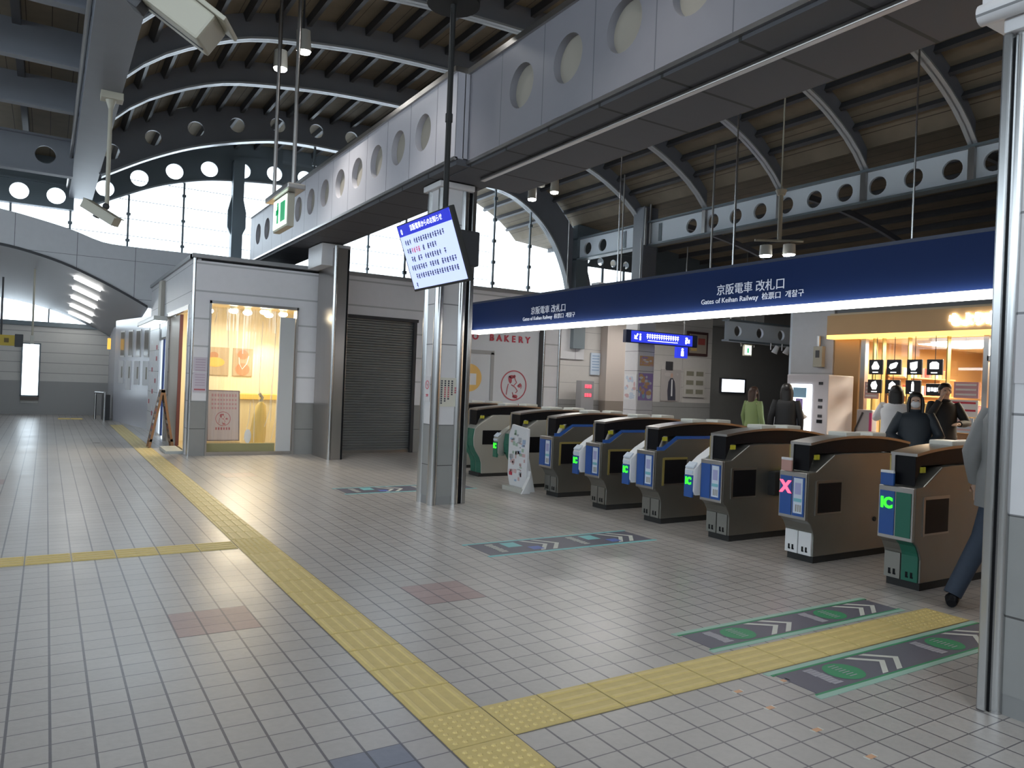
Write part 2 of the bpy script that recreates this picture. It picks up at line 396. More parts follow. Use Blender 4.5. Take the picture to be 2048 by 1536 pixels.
# --- girder with round holes, plane Y = 14
G_L = [(0,6.66),(1.0,6.65),(1.9,6.64),(2.68,6.55),(4.0,6.17),(4.93,5.74),(5.9,5.15)]
G_R = [(0,6.66),(1.6,6.64),(2.7,6.56),(3.47,6.46),(3.94,6.30),(4.6,5.88),(5.13,5.28),(5.5,4.55),(5.70,3.85)]
def gz(x): u = x-XC; return smooth_tab(G_L, -u) if u < 0 else smooth_tab(G_R, u)
def arc_girder(name, label, zf, y0, th, x0, x1, pitch, dep, r, m, mf, fl_w=.22, solid_from=99):
    root = thing(name, label, 'roof girder', ((x0+x1)/2, y0, zf(x0)))
    # arc-length table along the lower edge
    N = 400; X = [x0+(x1-x0)*i/N for i in range(N+1)]; Zs = [zf(x) for x in X]; A = [0]
    for i in range(N): A.append(A[-1]+math.hypot(X[i+1]-X[i], Zs[i+1]-Zs[i]))
    def at(s_):
        s_ = min(max(s_, 0), A[-1]-1e-6); lo_, hi_ = 0, N
        while hi_-lo_ > 1:
            mid = (lo_+hi_)//2
            if A[mid] <= s_: lo_ = mid
            else: hi_ = mid
        t = (s_-A[lo_])/(A[lo_+1]-A[lo_]); return X[lo_]+(X[lo_+1]-X[lo_])*t, Zs[lo_]+(Zs[lo_+1]-Zs[lo_])*t
    def mp(u, vv, t):
        x, z = at(u); xa, za = at(u-.15); xb, zb = at(u+.15); L = math.hypot(xb-xa, zb-za) or 1
        return (x-(zb-za)/L*vv, y0+t, z+(xb-xa)/L*vv)
    n = int(A[-1]/pitch); p = A[-1]/n; mb = MB()
    cells = [(i*p, (i+1)*p, 0, dep, (i+.5)*p if at((i+.5)*p)[0] < solid_from else None, dep*.44) for i in range(n)]
    holed(mb, cells, mp, th, r, 0)
    for i in range(n*2):
        a, b = i*p/2, (i+1)*p/2
        for v0, v1 in ((0, 0), (dep, dep)):
            mb.add([mp(a,v0,0), mp(b,v0,0), mp(b,v0,th), mp(a,v0,th)], [(0,1,2,3)])
    mb.build('web', m, root)
    fb = MB()
    for i in range(n*4):
        a, b = i*p/4, (i+1)*p/4
        q = [mp(a,-.02,-fl_w/2+th/2), mp(b,-.02,-fl_w/2+th/2), mp(b,-.02,fl_w/2+th/2), mp(a,-.02,fl_w/2+th/2), mp(a,.02,-fl_w/2+th/2), mp(b,.02,-fl_w/2+th/2), mp(b,.02,fl_w/2+th/2), mp(a,.02,fl_w/2+th/2)]
        fb.add(q, [(0,1,2,3),(4,7,6,5),(0,4,5,1),(3,2,6,7)])
    fb.build('flange', mf, root)
    return root
arc_girder('arched_girder', 'arched grey girder pierced by round holes above far end of the long box beam', gz, 14.0, .06, -.62, 10.88, .80, .80, .155, roofst, flange, .2, 6.5)
def flat_girder(name, label, x0, x1, y, z0, z1, pitch, r, m, mf, off=0.0):
    root = thing(name, label, 'roof girder', ((x0+x1)/2, y, z0)); n = int((x1-x0)/pitch); p = (x1-x0)/n; mb = MB()
    holed(mb, [(x0+i*p, x0+(i+1)*p, z0, z1, x0+(i+.5)*p, (z0+z1)/2+off) for i in range(n)], lambda u, vv, t: (u, y+t, vv), .06, r)
    mb.build('web', m, root)
    b = MB(); b.box(x0, x1, y-.08, y+.14, z0-.02, z0+.02); b.box(x0, x1, y-.08, y+.14, z1-.02, z1+.02); b.build('flange', mf, root); return root
flat_girder('straight_girder', 'straight dark girder with round holes over the left aisle, nearer of two', -9.4, -1.1, 14.0, 5.12, 5.80, .84, .17, roofst, roofst)
# --- end girder, plane Y = 17
E_ = [(0,6.42),(1.2,6.40),(2.0,6.36),(3.2,6.22),(3.87,6.06),(4.5,5.84),(5.1,5.55),(5.8,5.17)]
def ez(x): return smooth_tab(E_, abs(x-XC))
arc_girder('arched_girder', 'arched girder with bright sky showing through its round holes, over the end window', ez, 17.0, .06, -.60, 6.2, .72, .62, .19, gird, flange, .16)
flat_girder('straight_girder', 'straight girder with sky-bright round holes at the far end of the left aisle', -9.4, -1.0, 17.0, 5.02, 5.55, .70, .185, gird, gird)
# closing panels between end girders and the deck
cp = MB()
for i in range(40):
    a, b = xs[i], xs[i+1]
    if b > 6.3: break
    cp.prism([(a, ez(a)+.60), (b, ez(b)+.60), (b, rib_z(b)+DK), (a, rib_z(a)+DK)], 'Y', 17.02, 17.06)
cp.box(-12, -.62, 17.02, 17.06, 5.55, 6.2)
o = cp.build('wall_gable', gird); struct(o)

# end wall below the lunette: curved top and arched passage opening (plane Y = 17)
TOP = [(-12,4.9),(-4,4.95),(-2.9,4.93),(-2.39,4.84),(-2.0,4.78),(-1.03,4.57),(-.45,4.38),(-.1,4.34),(1.6,4.34),(3,4.34),(11,4.34)]
OPN = [(-6.2,2.6),(-5.2,3.45),(-4.2,3.93),(-3.3,4.1),(-2.36,4.05),(-1.8,3.95),(-1.13,3.76),(-.42,3.46),(.11,3.2),(.62,2.92)]
ew = MB()
X0 = [-12+.2*i for i in range(116)]
for a, b in zip(X0, X0[1:]):
    def lowz(x): return smooth_tab(OPN, x) if -6.2 <= x <= .62 else (0 if x < -6.2 else 2.9)
    ew.prism([(a, lowz(a)), (b, lowz(b)), (b, smooth_tab(TOP, b)), (a, smooth_tab(TOP, a))], 'Y', 17.0, 17.15)
o = ew.build('wall_end', panelF); struct(o)
tr = MB()
for a, b in zip([i*.2-6.2 for i in range(35)], [i*.2-6.0 for i in range(34)]):
    za, zb = smooth_tab(OPN, a), smooth_tab(OPN, b); tr.prism([(a, za-.02), (b, zb-.02), (b, zb+.04), (a, za+.04)], 'Y', 16.96, 17.0)
o = tr.build('trim_2', dark); struct(o)
# passage ceiling (barrel) Y 17 -> 23, far wall Y = 23
def pz(x, y): t = (y-17)/6.; return smooth_tab(OPN, x) - t*.75
pc = MB()
px = [-6.2+.25*i for i in range(28)]+[.62]
for a, b in zip(px, px[1:]):
    pc.add([(a,17.1,pz(a,17)),(b,17.1,pz(b,17)),(b,23,pz(b,23)),(a,23,pz(a,23)),(a,17.1,pz(a,17)+.1),(b,17.1,pz(b,17)+.1),(b,23,pz(b,23)+.1),(a,23,pz(a,23)+.1)], [(0,1,2,3),(4,7,6,5)])
o = pc.build('ceiling_passage', mat('passage_ceiling', (.40,.40,.42), .5)); struct(o)
fwl = MB(); zc = 2.58
fwl.box(-6.2, -2.02, 23, 23.15, 0, zc); fwl.box(-1.58, .8, 23, 23.15, 0, zc); fwl.box(-2.02, -1.58, 23, 23.15, 2.06, zc); fwl.box(-2.02, -1.58, 23, 23.15, 0, .55)
struct(fwl.build('wall_far', farpan))
fw2 = MB(); fw2.box(-6.2, -2.02, 22.96, 23, 0, .98); fw2.box(-1.58, .8, 22.96, 23, 0, .98); fw2.box(-2.02, -1.58, 22.96, 23, 0, .30)
o = fw2.build('wall_far_wainscot', mat('far_wains', (.30,.30,.30), .5)); struct(o)
b = MB(); b.box(-6.2, .4, 22.9, 23.1, zc, zc+.13); b.prism([(-.35,zc+.13),(.4,zc+.13),(.4,pz(.4,23)-.02)], 'Y', 22.95, 23.1)
struct(b.build('trim_3', gird))
wf = MB()
for (x0, x1, z0, z1) in ((-2.03,-1.57,2.04,2.08),(-2.03,-1.57,.52,.56),(-2.04,-2.0,.52,2.08),(-1.60,-1.56,.52,2.08)): wf.box(x0, x1, 22.93, 23.05, z0, z1)
w0 = struct(wf.build('window_1', gird)); MB().box(-2.0, -1.6, 23.05, 23.06, .56, 2.04).build('window_pane', glass, w0)
MB().box(-2.02, -1.58, 22.86, 23.0, .42, .52).build('window_sill', mat('sill_brown', (.10,.08,.07), .5), w0)
wl = struct(MB().box(-6.35, -6.2, 17, 23, 0, 2.8).build('wall_passage', farpan))
# mullions in the passage window
m_ = MB()
for x in (-4.4, -3.2, -2.55, -1.4): m_.box(x-.02, x+.02, 23.0, 23.05, zc, min(pz(x,23), 9)-.0)
w1 = struct(m_.build('window_2', gird)); MB().box(-6.2, .3, 23.06, 23.07, zc, 3.45).build('window_pane', glass, w1)

# end window glazing, plane Y = 17
mu = MB()
for x in (-7, -5.8, -4.6, -3.4, -2.2, -1.06, .12, 1.32, 3.7, 4.9, 6.1):
    zt = ez(x) if x > -.6 else 5.05
    zb = smooth_tab(TOP, x); mu.box(x-.022, x+.022, 17.06, 17.11, zb, zt)
    z = zb+.15
    while z < zt-.1: mu.box(x-.045, x+.045, 17.03, 17.12, z-.03, z+.03); z += .62
for z in (4.60, 5.0, 5.45, 5.93):
    mu.box(-8 if z < 5 else -.6, 10, 17.07, 17.09, z-.006, z+.006)
w2 = struct(mu.build('window_3', gird))
MB().box(-9, 10.9, 17.10, 17.112, 4.3, 6.7).build('window_pane', glass, w2)
cbm = MB(); cbm.box(2.40, 2.66, 16.75, 17.0, 4.3, 6.75)
cbm.prism([(2.40,4.9),(2.31,5.1),(2.31,5.5),(2.40,5.9)], 'Y', 16.85, 16.95); cbm.prism([(2.66,4.9),(2.75,5.1),(2.75,5.5),(2.66,5.9)], 'Y', 16.85, 16.95)
tag(cbm.build('window_column', gird), 'dark steel column standing in front of the end window glazing', 'column')

# right glazing, plane Y = 14: wall band, mullions, glass
par = MB(); par.box(2.9, 11.4, 13.95, 14.15, 2.2, 3.90)
struct(par.build('wall_parapet', panelF))
mu = MB()
for x in (3.6, 5.9, 7.2, 8.38, 9.49):
    mu.box(x-.02, x+.02, 14.0, 14.05, 3.9, gz(x)); z = 4.05
    while z < gz(x)-.1: mu.box(x-.045, x+.045, 13.98, 14.06, z-.04, z+.04); z += .55
mu.box(6.9, 7.45, 13.9, 14.05, 3.9, 5.6)
w3 = struct(mu.build('window_4', gird)); MB().box(2.9, 10.9, 14.06, 14.07, 3.9, 6.7).build('window_pane', glass, w3)
# second small window right of the perforated beam
mu = MB()
for x in (12.0, 12.78): mu.box(x-.03, x+.03, 14.0, 14.05, 3.9, 5.0)
holed(mu, [(11.15+.47*i, 11.15+.47*(i+1), 4.84, 5.3, 11.15+.47*(i+.5), 5.02) for i in range(6)], lambda u, vv, t: (u, 13.95+t, vv), .05, .11)
mu.box(11.0, 14.2, 13.9, 14.05, 5.3, 5.95); mu.box(13.6, 16.6, 13.95, 14.1, 3.9, 5.9); mu.box(10.9, 11.3, 13.8, 14.1, 2.5, 5.9)
w4 = struct(mu.build('window_5', gird)); MB().box(11.2, 13.6, 14.06, 14.07, 3.6, 5.3).build('window_pane', glass, w4)

# long perforated beam, plane X = 11
pb = thing('perforated_beam', 'long pale blue-white steel beam pierced by a row of round holes, right side', 'roof beam', (11, 3, 5.0))
mb = MB(); p = .646
def colour_gap(i): return False
ys = [3.44 + .646*i for i in range(-16, 17)]
cells = []
for y in ys:
    yc = y+.323
    solid = 10.2 < yc < 12.3
    cells.append((y, y+p, 4.98, 5.50, None if solid else yc, 5.23))
holed(mb, cells, lambda u, vv, t: (11.0+t, u, vv), .05, .165)
mb.box(11, 11.05, ys[-1]+p, 14, 4.98, 5.5)
mb.build('web', gird2, pb)
MB().box(10.9, 11.15, -7.0, 14, 4.94, 4.98).build('lower_flange', gird, pb); MB().box(10.9, 11.15, -7.0, 14, 5.50, 5.54).build('upper_flange', gird, pb)
for y in FY:
    if y > -6: MB().box(10.93, 11.0, y-.05, y+.05, 4.98, 5.52).build('stiffener', steel, pb)
for y in (10.6, 11.9): MB().box(10.985, 11.0, y-.05, y+.05, 5.03, 5.45).build('joint_plate', gird, pb)
# round hall column carrying it
hc = thing('hall_column', 'tall grey column under the perforated beam behind the blue banner', 'column', (11.0, 11.15, 0))
MB().rbox(10.72, 11.26, 10.9, 11.4, 0, 3.78, .04).build('lower_shaft', panelA, hc); MB().rbox(10.78, 11.24, 10.95, 11.35, 3.78, 5.9, .03).build('upper_shaft', roofst, hc)
m = MB(); m.cyl((10.82,10.93,4.95), (10.82,10.93,5.85), .03); m.cyl((10.95,10.92,4.95), (10.95,10.92,5.95), .035); m.build('pipe', steel, hc)
# second-bay arched ties seen in the dark behind the beam
for k, y in enumerate((3.5, 7.0, 10.6)):
    a = MB(); n = 16
    P = [(11.2+5.3*i/n, 5.45-.95*((i/n)**2)) for i in range(n+1)]
    for i in range(n): a.prism([P[i], P[i+1], (P[i+1][0], P[i+1][1]+.12), (P[i][0], P[i][1]+.12)], 'Y', y-.04, y+.04)
    tag(a.build('curved_tie', roofst), 'thin curved steel tie in the dark roof bay behind the perforated beam', 'roof beam', 'curved ties behind the perforated beam')

# ------------------------------------------------ long box beam over the pillars
def box_beam(name, label, x, y0, y1, z0, z1, pitch, yc0, m, xr, holeR=.215):
    root = thing(name, label, 'beam', (x, (y0+y1)/2, z0))
    mb = MB(); cells = []; k0 = math.ceil((y0-yc0)/pitch+.5-1e-6); y = y0
    centers = [yc0+pitch*k for k in range(-20, 40)]
    cs = [c for c in centers if c-pitch/2 >= y0-1e-6 and c+pitch/2 <= y1+1e-6]
    for c in cs: cells.append((c-pitch/2, c+pitch/2, z0, z1, c, (z0+z1)/2+.03))
    if cs[0]-pitch/2 > y0+1e-4: cells.append((y0, cs[0]-pitch/2, z0, z1, None, None))
    if cs[-1]+pitch/2 < y1-1e-4: cells.append((cs[-1]+pitch/2, y1, z0, z1, None, None))
    holed(mb, cells, lambda u, vv, t: (x+t, u, vv), .02, holeR, 0, 0, n=28, back=True, mback=1, depth=.075)
    mb.box(x+.09, xr, y0, y1, z0+.01, z1-.0, 0)
    mb.box(x, x+.1, y0, y0+.01, z0, z1, 0); mb.box(x, x+.1, y1-.01, y1, z0, z1, 0)
    mb.build('cladding', [m, recess], root)
    MB().box(x-.03, xr, y0, y1, z1, z1+.06).build('top_coping', steel, root)
    MB().box(x-.012, x+.03, y0, y1, z0-.02, z0+.015).build('lower_edge_trim', steel, root)
    return root
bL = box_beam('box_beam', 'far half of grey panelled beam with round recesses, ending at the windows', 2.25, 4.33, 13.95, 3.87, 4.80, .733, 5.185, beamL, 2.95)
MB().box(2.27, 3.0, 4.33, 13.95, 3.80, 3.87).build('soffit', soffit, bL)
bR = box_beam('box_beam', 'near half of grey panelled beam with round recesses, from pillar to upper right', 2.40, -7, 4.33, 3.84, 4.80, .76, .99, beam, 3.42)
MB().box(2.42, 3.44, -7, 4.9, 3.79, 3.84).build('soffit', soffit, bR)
MB().rbox(2.72, 2.78, -7, 4.6, 3.755, 3.79, .008).build('cable_rail', steel, bR)

# ------------------------------------------------ pillars
def pillar(label, x0, x1, y0, y1, zt, rail=None, mu_=panelA, ml=wains, rc=.055, front=True):
    r = thing('pillar', label, 'pillar', ((x0+x1)/2, (y0+y1)/2, 0))
    e = .03
    MB().box(x0+e, x1-e, y0+e, y1-e, .94, zt).build('upper_cladding', mu_, r)
    MB().box(x0+e, x1-e, y0+e, y1-e, .10, .94).build('wainscot', ml, r)
    MB().box(x0+e+.004, x1-e-.004, y0+e+.004, y1-e-.004, 0, .10).build('skirting', mat('skirting', (.25,.25,.25), .4), r)
    for cx, cy in ((x0+rc, y0+rc), (x1-rc, y0+rc), (x0+rc, y1-rc), (x1-rc, y1-rc)):
        MB().cyl((cx, cy, 0), (cx, cy, zt), rc, n=20).build('corner_trim', chrome, r)
    MB().rbox(x0-.03, x1+.03, y0-.03, y1+.03, zt, zt+.07, .01).build('capital', panelA, r)
    return r
p1 = pillar('free-standing pillar with notices, rising beside the hanging monitor', 2.42, 2.82, 4.98, 5.38, 3.72)
MB().box(2.82, 2.85, 5.02, 5.36, 0, 3.75).build('shutter_slot', black, p1); MB().rbox(2.85, 2.91, 5.0, 5.38, 0, 3.8, .01).build('guide_rail', chrome, p1)
p2 = thing('pillar', 'brushed steel pillar between lit bakery corner and closed shutter', 'pillar', (2.95, 10.3, 0))
MB().rbox(2.80, 3.08, 9.90, 10.78, 0, 3.72, .01).build('steel_cladding', steel, p2); MB().cyl((2.835, 9.91, 0), (2.835, 9.91, 3.75), .035, n=20).build('corner_trim', chrome, p2)
MB().rbox(2.60, 3.12, 10.0, 10.8, 3.40, 3.79, .01).build('capital', panelA, p2); MB().box(3.04, 3.07, 9.89, 9.92, 0, 3.7).build('shutter_slot', black, p2)
p3 = pillar('huge near pillar cropped by the right edge of the view', 2.43, 3.3, -2.13, -1.11, 3.22, rc=.028)
MB().rbox(2.405, 2.445, -1.115, -1.075, 0, 3.22, .008).build('guide_rail', chrome, p3); MB().box(2.435, 2.50, -1.13, -1.08, 0, 3.2).build('shutter_slot', black, p3)
MB().cyl((2.37, -2.2, 3.33), (2.37, -.99, 3.33), .05).build('capital_roll', panelA, p3)
MB().box(2.36, 3.35, -2.2, -1.0, 3.29, 3.79).build('capital_block', panelA, p3)

# walls: bakery corner block, shutter bay, bakery hoarding, back walls
jw = MB()
jw.box(.70, .98, 10.90, 11.05, .94, 3.36); jw.box(2.47, 3.12, 10.90, 11.05, .94, 3.36); jw.box(.98, 2.47, 10.90, 11.05, 2.66, 3.36)
jw.box(3.12, 4.88, 10.90, 11.05, 2.62, 3.44); jw.box(4.88, 5.6, 10.90, 11.05, .94, 3.44); jw.box(5.6, 7.92, 10.90, 11.05, 2.62, 3.44)
jw.box(7.92, 8.40, 10.90, 14.0, .94, 3.34)
struct(jw.build('wall_shops', grid_mat('shop_wall', (.76,.75,.78), (.48,.48,.50), [('Z', .475, .94, .03)], rough=.35, noise=.04)))
jw = MB(); jw.box(.70, .98, 10.89, 11.05, 0, .94); jw.box(2.47, 3.12, 10.89, 11.05, 0, .94); jw.box(4.88, 5.6, 10.89, 11.05, 0, .94); jw.box(7.92, 8.40, 10.89, 14.0, 0, .94)
struct(jw.build('wall_shops_wainscot', wains))
cop = MB(); cop.box(.64, 8.45, 10.84, 11.1, 3.40, 3.47); cop.box(.64, .8, 10.9, 17, 3.40, 3.47)
struct(cop.build('trim_4', mat('coping', (.30,.30,.31), .4, .4)))
rf = MB(); rf.box(.75, 8.4, 11.0, 14.0, 3.3, 3.4); rf.box(.75, 2.9, 14.0, 17, 3.3, 3.4); struct(rf.build('ceiling_shops', dark))
MB_ = MB(); MB_.cyl((.70, 10.93, 0), (.70, 10.93, 3.4), .035); struct(MB_.build('trim_5', chrome))
# bakery side wall X = .68 with doorway, glass door bay and white panel wall
sw = MB()
sw.box(.68, .80, 10.95, 11.25, 0, 3.4); sw.box(.68, .80, 11.25, 13.9, 2.55, 3.4); sw.box(.68, .80, 13.9, 14.15, 0, 3.4)
sw.box(.68, .80, 14.15, 15.3, 2.5, 3.4); sw.box(.68, .80, 15.3, 17.0, 0, 3.4)
struct(sw.build('wall_bakery_side', panelA))
ow = MB(); ow.prism([(.75,17.05),(.85,17.1),(.30,20.4),(.18,20.4)], 'Z', 0, 2.75); ow.box(.2, .8, 20.3, 23, 0, 2.6)
struct(ow.build('wall_office', mat('office_white', (.50,.50,.55), .22)))
# office windows and notices on it
tow = Vector((.18-.75, 20.4-17.05, 0)).normalized(); nrm = Vector((-tow.y, tow.x, 0)); 
if nrm.x > 0: nrm = -nrm
def owp(s_, z, d=.0): p = Vector((.75,17.05,z)) + tow*s_ + nrm*d; return p
def oquad(mb, s0, s1, z0, z1, d, m=None):
    v = [owp(s0,z0,0), owp(s1,z0,0), owp(s1,z1,0), owp(s0,z1,0), owp(s0,z0,d), owp(s1,z0,d), owp(s1,z1,d), owp(s0,z1,d)]
    mb.add(v, [(0,1,2,3),(4,5,6,7),(0,1,5,4),(1,2,6,5),(2,3,7,6),(3,0,4,7)], m)
for i, s0 in enumerate((.25, .95, 1.65, 2.4)):
    t = MB(); oquad(t, s0, s0+.42, 1.75, 2.45, .015, 0); oquad(t, s0+.04, s0+.38, 1.79, 2.41, .018, 1)
    tag(t.build('office_window', [steel, mat('dim_glass', (.16,.14,.12), .15)]), 'narrow dark window high in the white office wall', 'window', 'dark windows in the white office wall')
for i, s0 in enumerate((.25, 1.0, 1.75, 2.45)):
    t = MB(); oquad(t, s0, s0+.45, 1.05 if i != 2 else .9, 1.65, .012, 0); oquad(t, s0+.08, s0+.2, 1.2, 1.5, .014, 1)
    tag(t.build('wall_notice', [paper, recess]), 'white notice below a dark window of the office wall', 'notice', 'notices under the office windows')
# back wall (Y = 14) to the right of the bakery, hidden passage wall, right bay walls
bw = MB(); bw.box(8.4, 16.5, 14.0, 14.15, 1.08, 3.95); struct(bw.build('wall_back', grid_mat('back_panel', (.52,.50,.48), (.28,.28,.27), [('Z', .475, 1.08, .012), ('X', 1.6, 10.45, .015)], rough=.4, noise=.05)))
bw = MB(); bw.box(8.4, 16.5, 13.99, 14.15, 0, 1.08); struct(bw.build('wall_back_wainscot', wains))
bw = MB(); bw.box(16.5, 25, 14.2, 14.4, 0, 5.5); bw.box(16.5, 25, 12.0, 14.3, 3.55, 3.9); bw.prism([(16.6,12.1),(22,12.1),(21.2,13)], 'Z', 2.9, 3.55); struct(bw.build('wall_passage_right', mat('dark_wall', (.22,.22,.215), .5, noise=.05)))  # dark grey puts the shade of the passage into the wall colour
bw = MB(); bw.box(24.8, 25, -8, 14.2, 0, 5.5); bw.box(2, 25, -8.1, -8, 0, 7.5); bw.box(17, 17.2, -8, 8, 0, 5.5); struct(bw.build('wall_right', mat('dark_wall', (.22,.22,.215), .5)))
lw = MB(); lw.box(-9.6, -9.45, -8, 17, 0, 3.4); lw.box(-9.6, -9.45, -8, 17, 5.2, 6.2); lw.box(-9.6, 2.0, -8.1, -8, 0, 3.2); lw.box(-9.6, 2.0, -8.1, -8, 6.3, 7.3); lw.box(-9.6,-6.2,17,23,0,.1); struct(lw.build('wall_left', panelA))
bw = MB(); bw.box(11.35, 11.5, 6.05, 7.0, 0, 3.2); struct(bw.build('wall_white_block', grid_mat('white_block', (.50,.50,.52), (.3,.3,.3), [('Z', 1.2, 1.9, .012)], rough=.4)))
# ================================================================== TACTILE PATHS
def tact(name, label, x0, y0, nx, ny, dirn, dots):
    """grid of 30 cm tiles; dirn 'X' or 'Y' = bar direction; dots = set of (i,j) tiles with domes"""
    base = MB(); bars = MB(); t = .30
    for i in range(nx):
        for j in range(ny):
            a, b = x0+i*t, y0+j*t
            base.box(a+.004, a+t-.004, b+.004, b+t-.004, 0, .004)
            if (i, j) in dots:
                for p in range(6):
                    for q in range(6):
                        cx, cy = a+.04+p*.044, b+.04+q*.044
                        r = .013; v = [(cx+r*math.cos(k*PI/3), cy+r*math.sin(k*PI/3), .004) for k in range(6)] + [(cx+.6*r*math.cos(k*PI/3), cy+.6*r*math.sin(k*PI/3), .009) for k in range(6)]
                        bars.add(v, [(k, (k+1) % 6, (k+1) % 6+6, k+6) for k in range(6)]+[(6,7,8,9,10,11)])
            else:
                for p in range(4):
                    c = .0375+.075*p
                    if dirn == 'Y': X0_, X1_, Y0_, Y1_ = a+c-.014, a+c+.014, b+.012, b+t-.012
                    else: X0_, X1_, Y0_, Y1_ = a+.012, a+t-.012, b+c-.014, b+c+.014
                    e = .006
                    v = [(X0_,Y0_,.004),(X1_,Y0_,.004),(X1_,Y1_,.004),(X0_,Y1_,.004),(X0_+e,Y0_+e,.009),(X1_-e,Y0_+e,.009),(X1_-e,Y1_-e,.009),(X0_+e,Y1_-e,.009)]
                    bars.add(v, [(0,1,5,4),(1,2,6,5),(2,3,7,6),(3,0,4,7),(4,5,6,7)])
    r = thing(name, label, 'tactile paving', (x0+nx*t/2, y0+ny*t/2, 0))
    base.build('tiles', yellow, r); bars.build('raised_bars', mat('tactile_bar', (.62,.49,.20), .45, noise=.12, nscale=18), r); return r
tact('tactile_path', 'long yellow tactile path running straight from the foreground into the distance', 0, -2.4, 1, 70, 'Y', {(0,4),(0,5),(0,6),(0,7),(0,20),(0,19)} )
tact('tactile_path', 'yellow tactile branch leading right between the floor stickers to the gates', .3, -.3, 12, 1, 'X', {(0,0),(11,0),(10,0)})
tact('tactile_path', 'yellow tactile branch leading off to the left edge', -6.0, 3.55, 20, 1, 'X', set())
tact('tactile_path', 'short yellow tactile patch at the far end of the passage', -1.1, 20.7, 2, 2, 'X', set())

# ================================================================== FLOOR STICKERS
stk_base = mat('sticker_charcoal', (.11,.105,.14), .45, noise=.08); stk_line = mat('sticker_green_edge', (.30,.47,.40), .45); stk_g = mat('sticker_green', (.03,.25,.11), .45)
stk_w = mat('sticker_white', (.55,.56,.52), .5, noise=.08); stk_c = mat('sticker_cyan', (.20,.50,.52), .45); stk_b = mat('sticker_blue', (.10,.15,.45), .45); stk_ge = mat('sticker_grey', (.33,.32,.36), .5)
def sticker(label, x0, x1, y0, y1, style):
    r = thing('floor_sticker', label, 'floor sticker', ((x0+x1)/2, (y0+y1)/2, 0))
    MB().box(x0+.02, x1-.02, y0+.03, y1-.03, 0, .0022).build('sheet', stk_base, r)
    e = MB(); e.box(x0-.02, x1, y0-.0, y0+.035, 0, .003); e.box(x0-.02, x1, y1-.035, y1, 0, .003); e.build('edge_stripe', stk_line if style == 'g' else stk_c, r)
    if style == 'g':
        g = MB(); g.box(x0, x1, y0+.035, y0+.05, 0, .003); g.box(x0, x1, y1-.05, y1-.035, 0, .003); g.build('inner_stripe', stk_g, r)
    L = x1-x0; n = 2; yc = (y0+y1)/2; hh = (y1-y0)/2-.06
    for k in range(n):
        cx = x0 + L*(.20+.48*k); el = MB()
        if style == 'g':
            el.add([(cx+.115*math.cos(2*PI*i/28), yc+hh*.92*math.sin(2*PI*i/28), .0034) for i in range(28)], [tuple(range(28))])
        else: el.box(cx-.05, cx+.10, yc, yc+hh*.9, .003, .0034); 
        el.build('oval_badge' if style == 'g' else 'badge', stk_g if style == 'g' else stk_c, r)
        tx = MB()
        for i in range(9):       # the blurred line of white lettering across the sticker
            yy = yc+hh*.85-i*hh*.19; tx.box(cx-.20-random.random()*.012, cx-.14+random.random()*.012, yy-.014, yy+.006, .003, .0036)
            if style == 'g' and 0 < i < 8: tx.box(cx-.03, cx+.03, yy-.005, yy+.002, .0036, .004)
        tx.build('lettering', stk_ge if style == 'g' else stk_w, r)
        if style == 'b': MB().box(cx+.12, cx+.24, yc-hh*.8, yc-hh*.2, .003, .0035).build('blue_mark', stk_b, r)
        ch = MB()
        for j in range(2):
            xx = cx+.26+.13*j; th = .05
            ch.add([(xx-.09,yc+hh,.0034),(xx-.09+th,yc+hh,.0034),(xx+.06+th,yc,.0034),(xx+.06,yc,.0034)], [(0,1,2,3)])
            ch.add([(xx+.06,yc,.0034),(xx+.06+th,yc,.0034),(xx-.09+th,yc-hh,.0034),(xx-.09,yc-hh,.0034)], [(0,1,2,3)])
        ch.build('chevron', stk_w, r)
    return r
sticker('green-edged floor sticker with ovals and chevrons, beyond the right tactile branch', 1.84, 3.70, .03, .37, 'g')
sticker('green-edged floor sticker with ovals and chevrons, nearest the camera and the big pillar', 1.84, 3.9, -.66, -.31, 'g')
sticker('cyan-edged floor sticker with blue marks and chevrons, in mid floor', 1.82, 3.68, 2.50, 3.00, 'b')
sticker('far cyan-edged floor sticker half hidden behind the free-standing pillar', 1.82, 3.68, 6.08, 6.60, 'b')
org = mat('orange_tape', (.60,.34,.20), .5)
for x, y in ((1.85,-.42), (1.52,-.41), (1.51,-.61), (1.51,-.86), (1.50,-1.12)):
    t = MB(); t.box(x-.022, x+.022, y-.012, y+.012, 0, .002, 0); t.box(x-.031, x-.022, y-.014, y+.014, 0, .0022, 1); t.box(x+.022, x+.031, y-.014, y+.014, 0, .0022, 1)
    tag(t.build('floor_marker', [org, stk_w]), 'tiny orange and white marker stuck to the floor tiles near the right stickers', 'marker', 'orange floor markers')

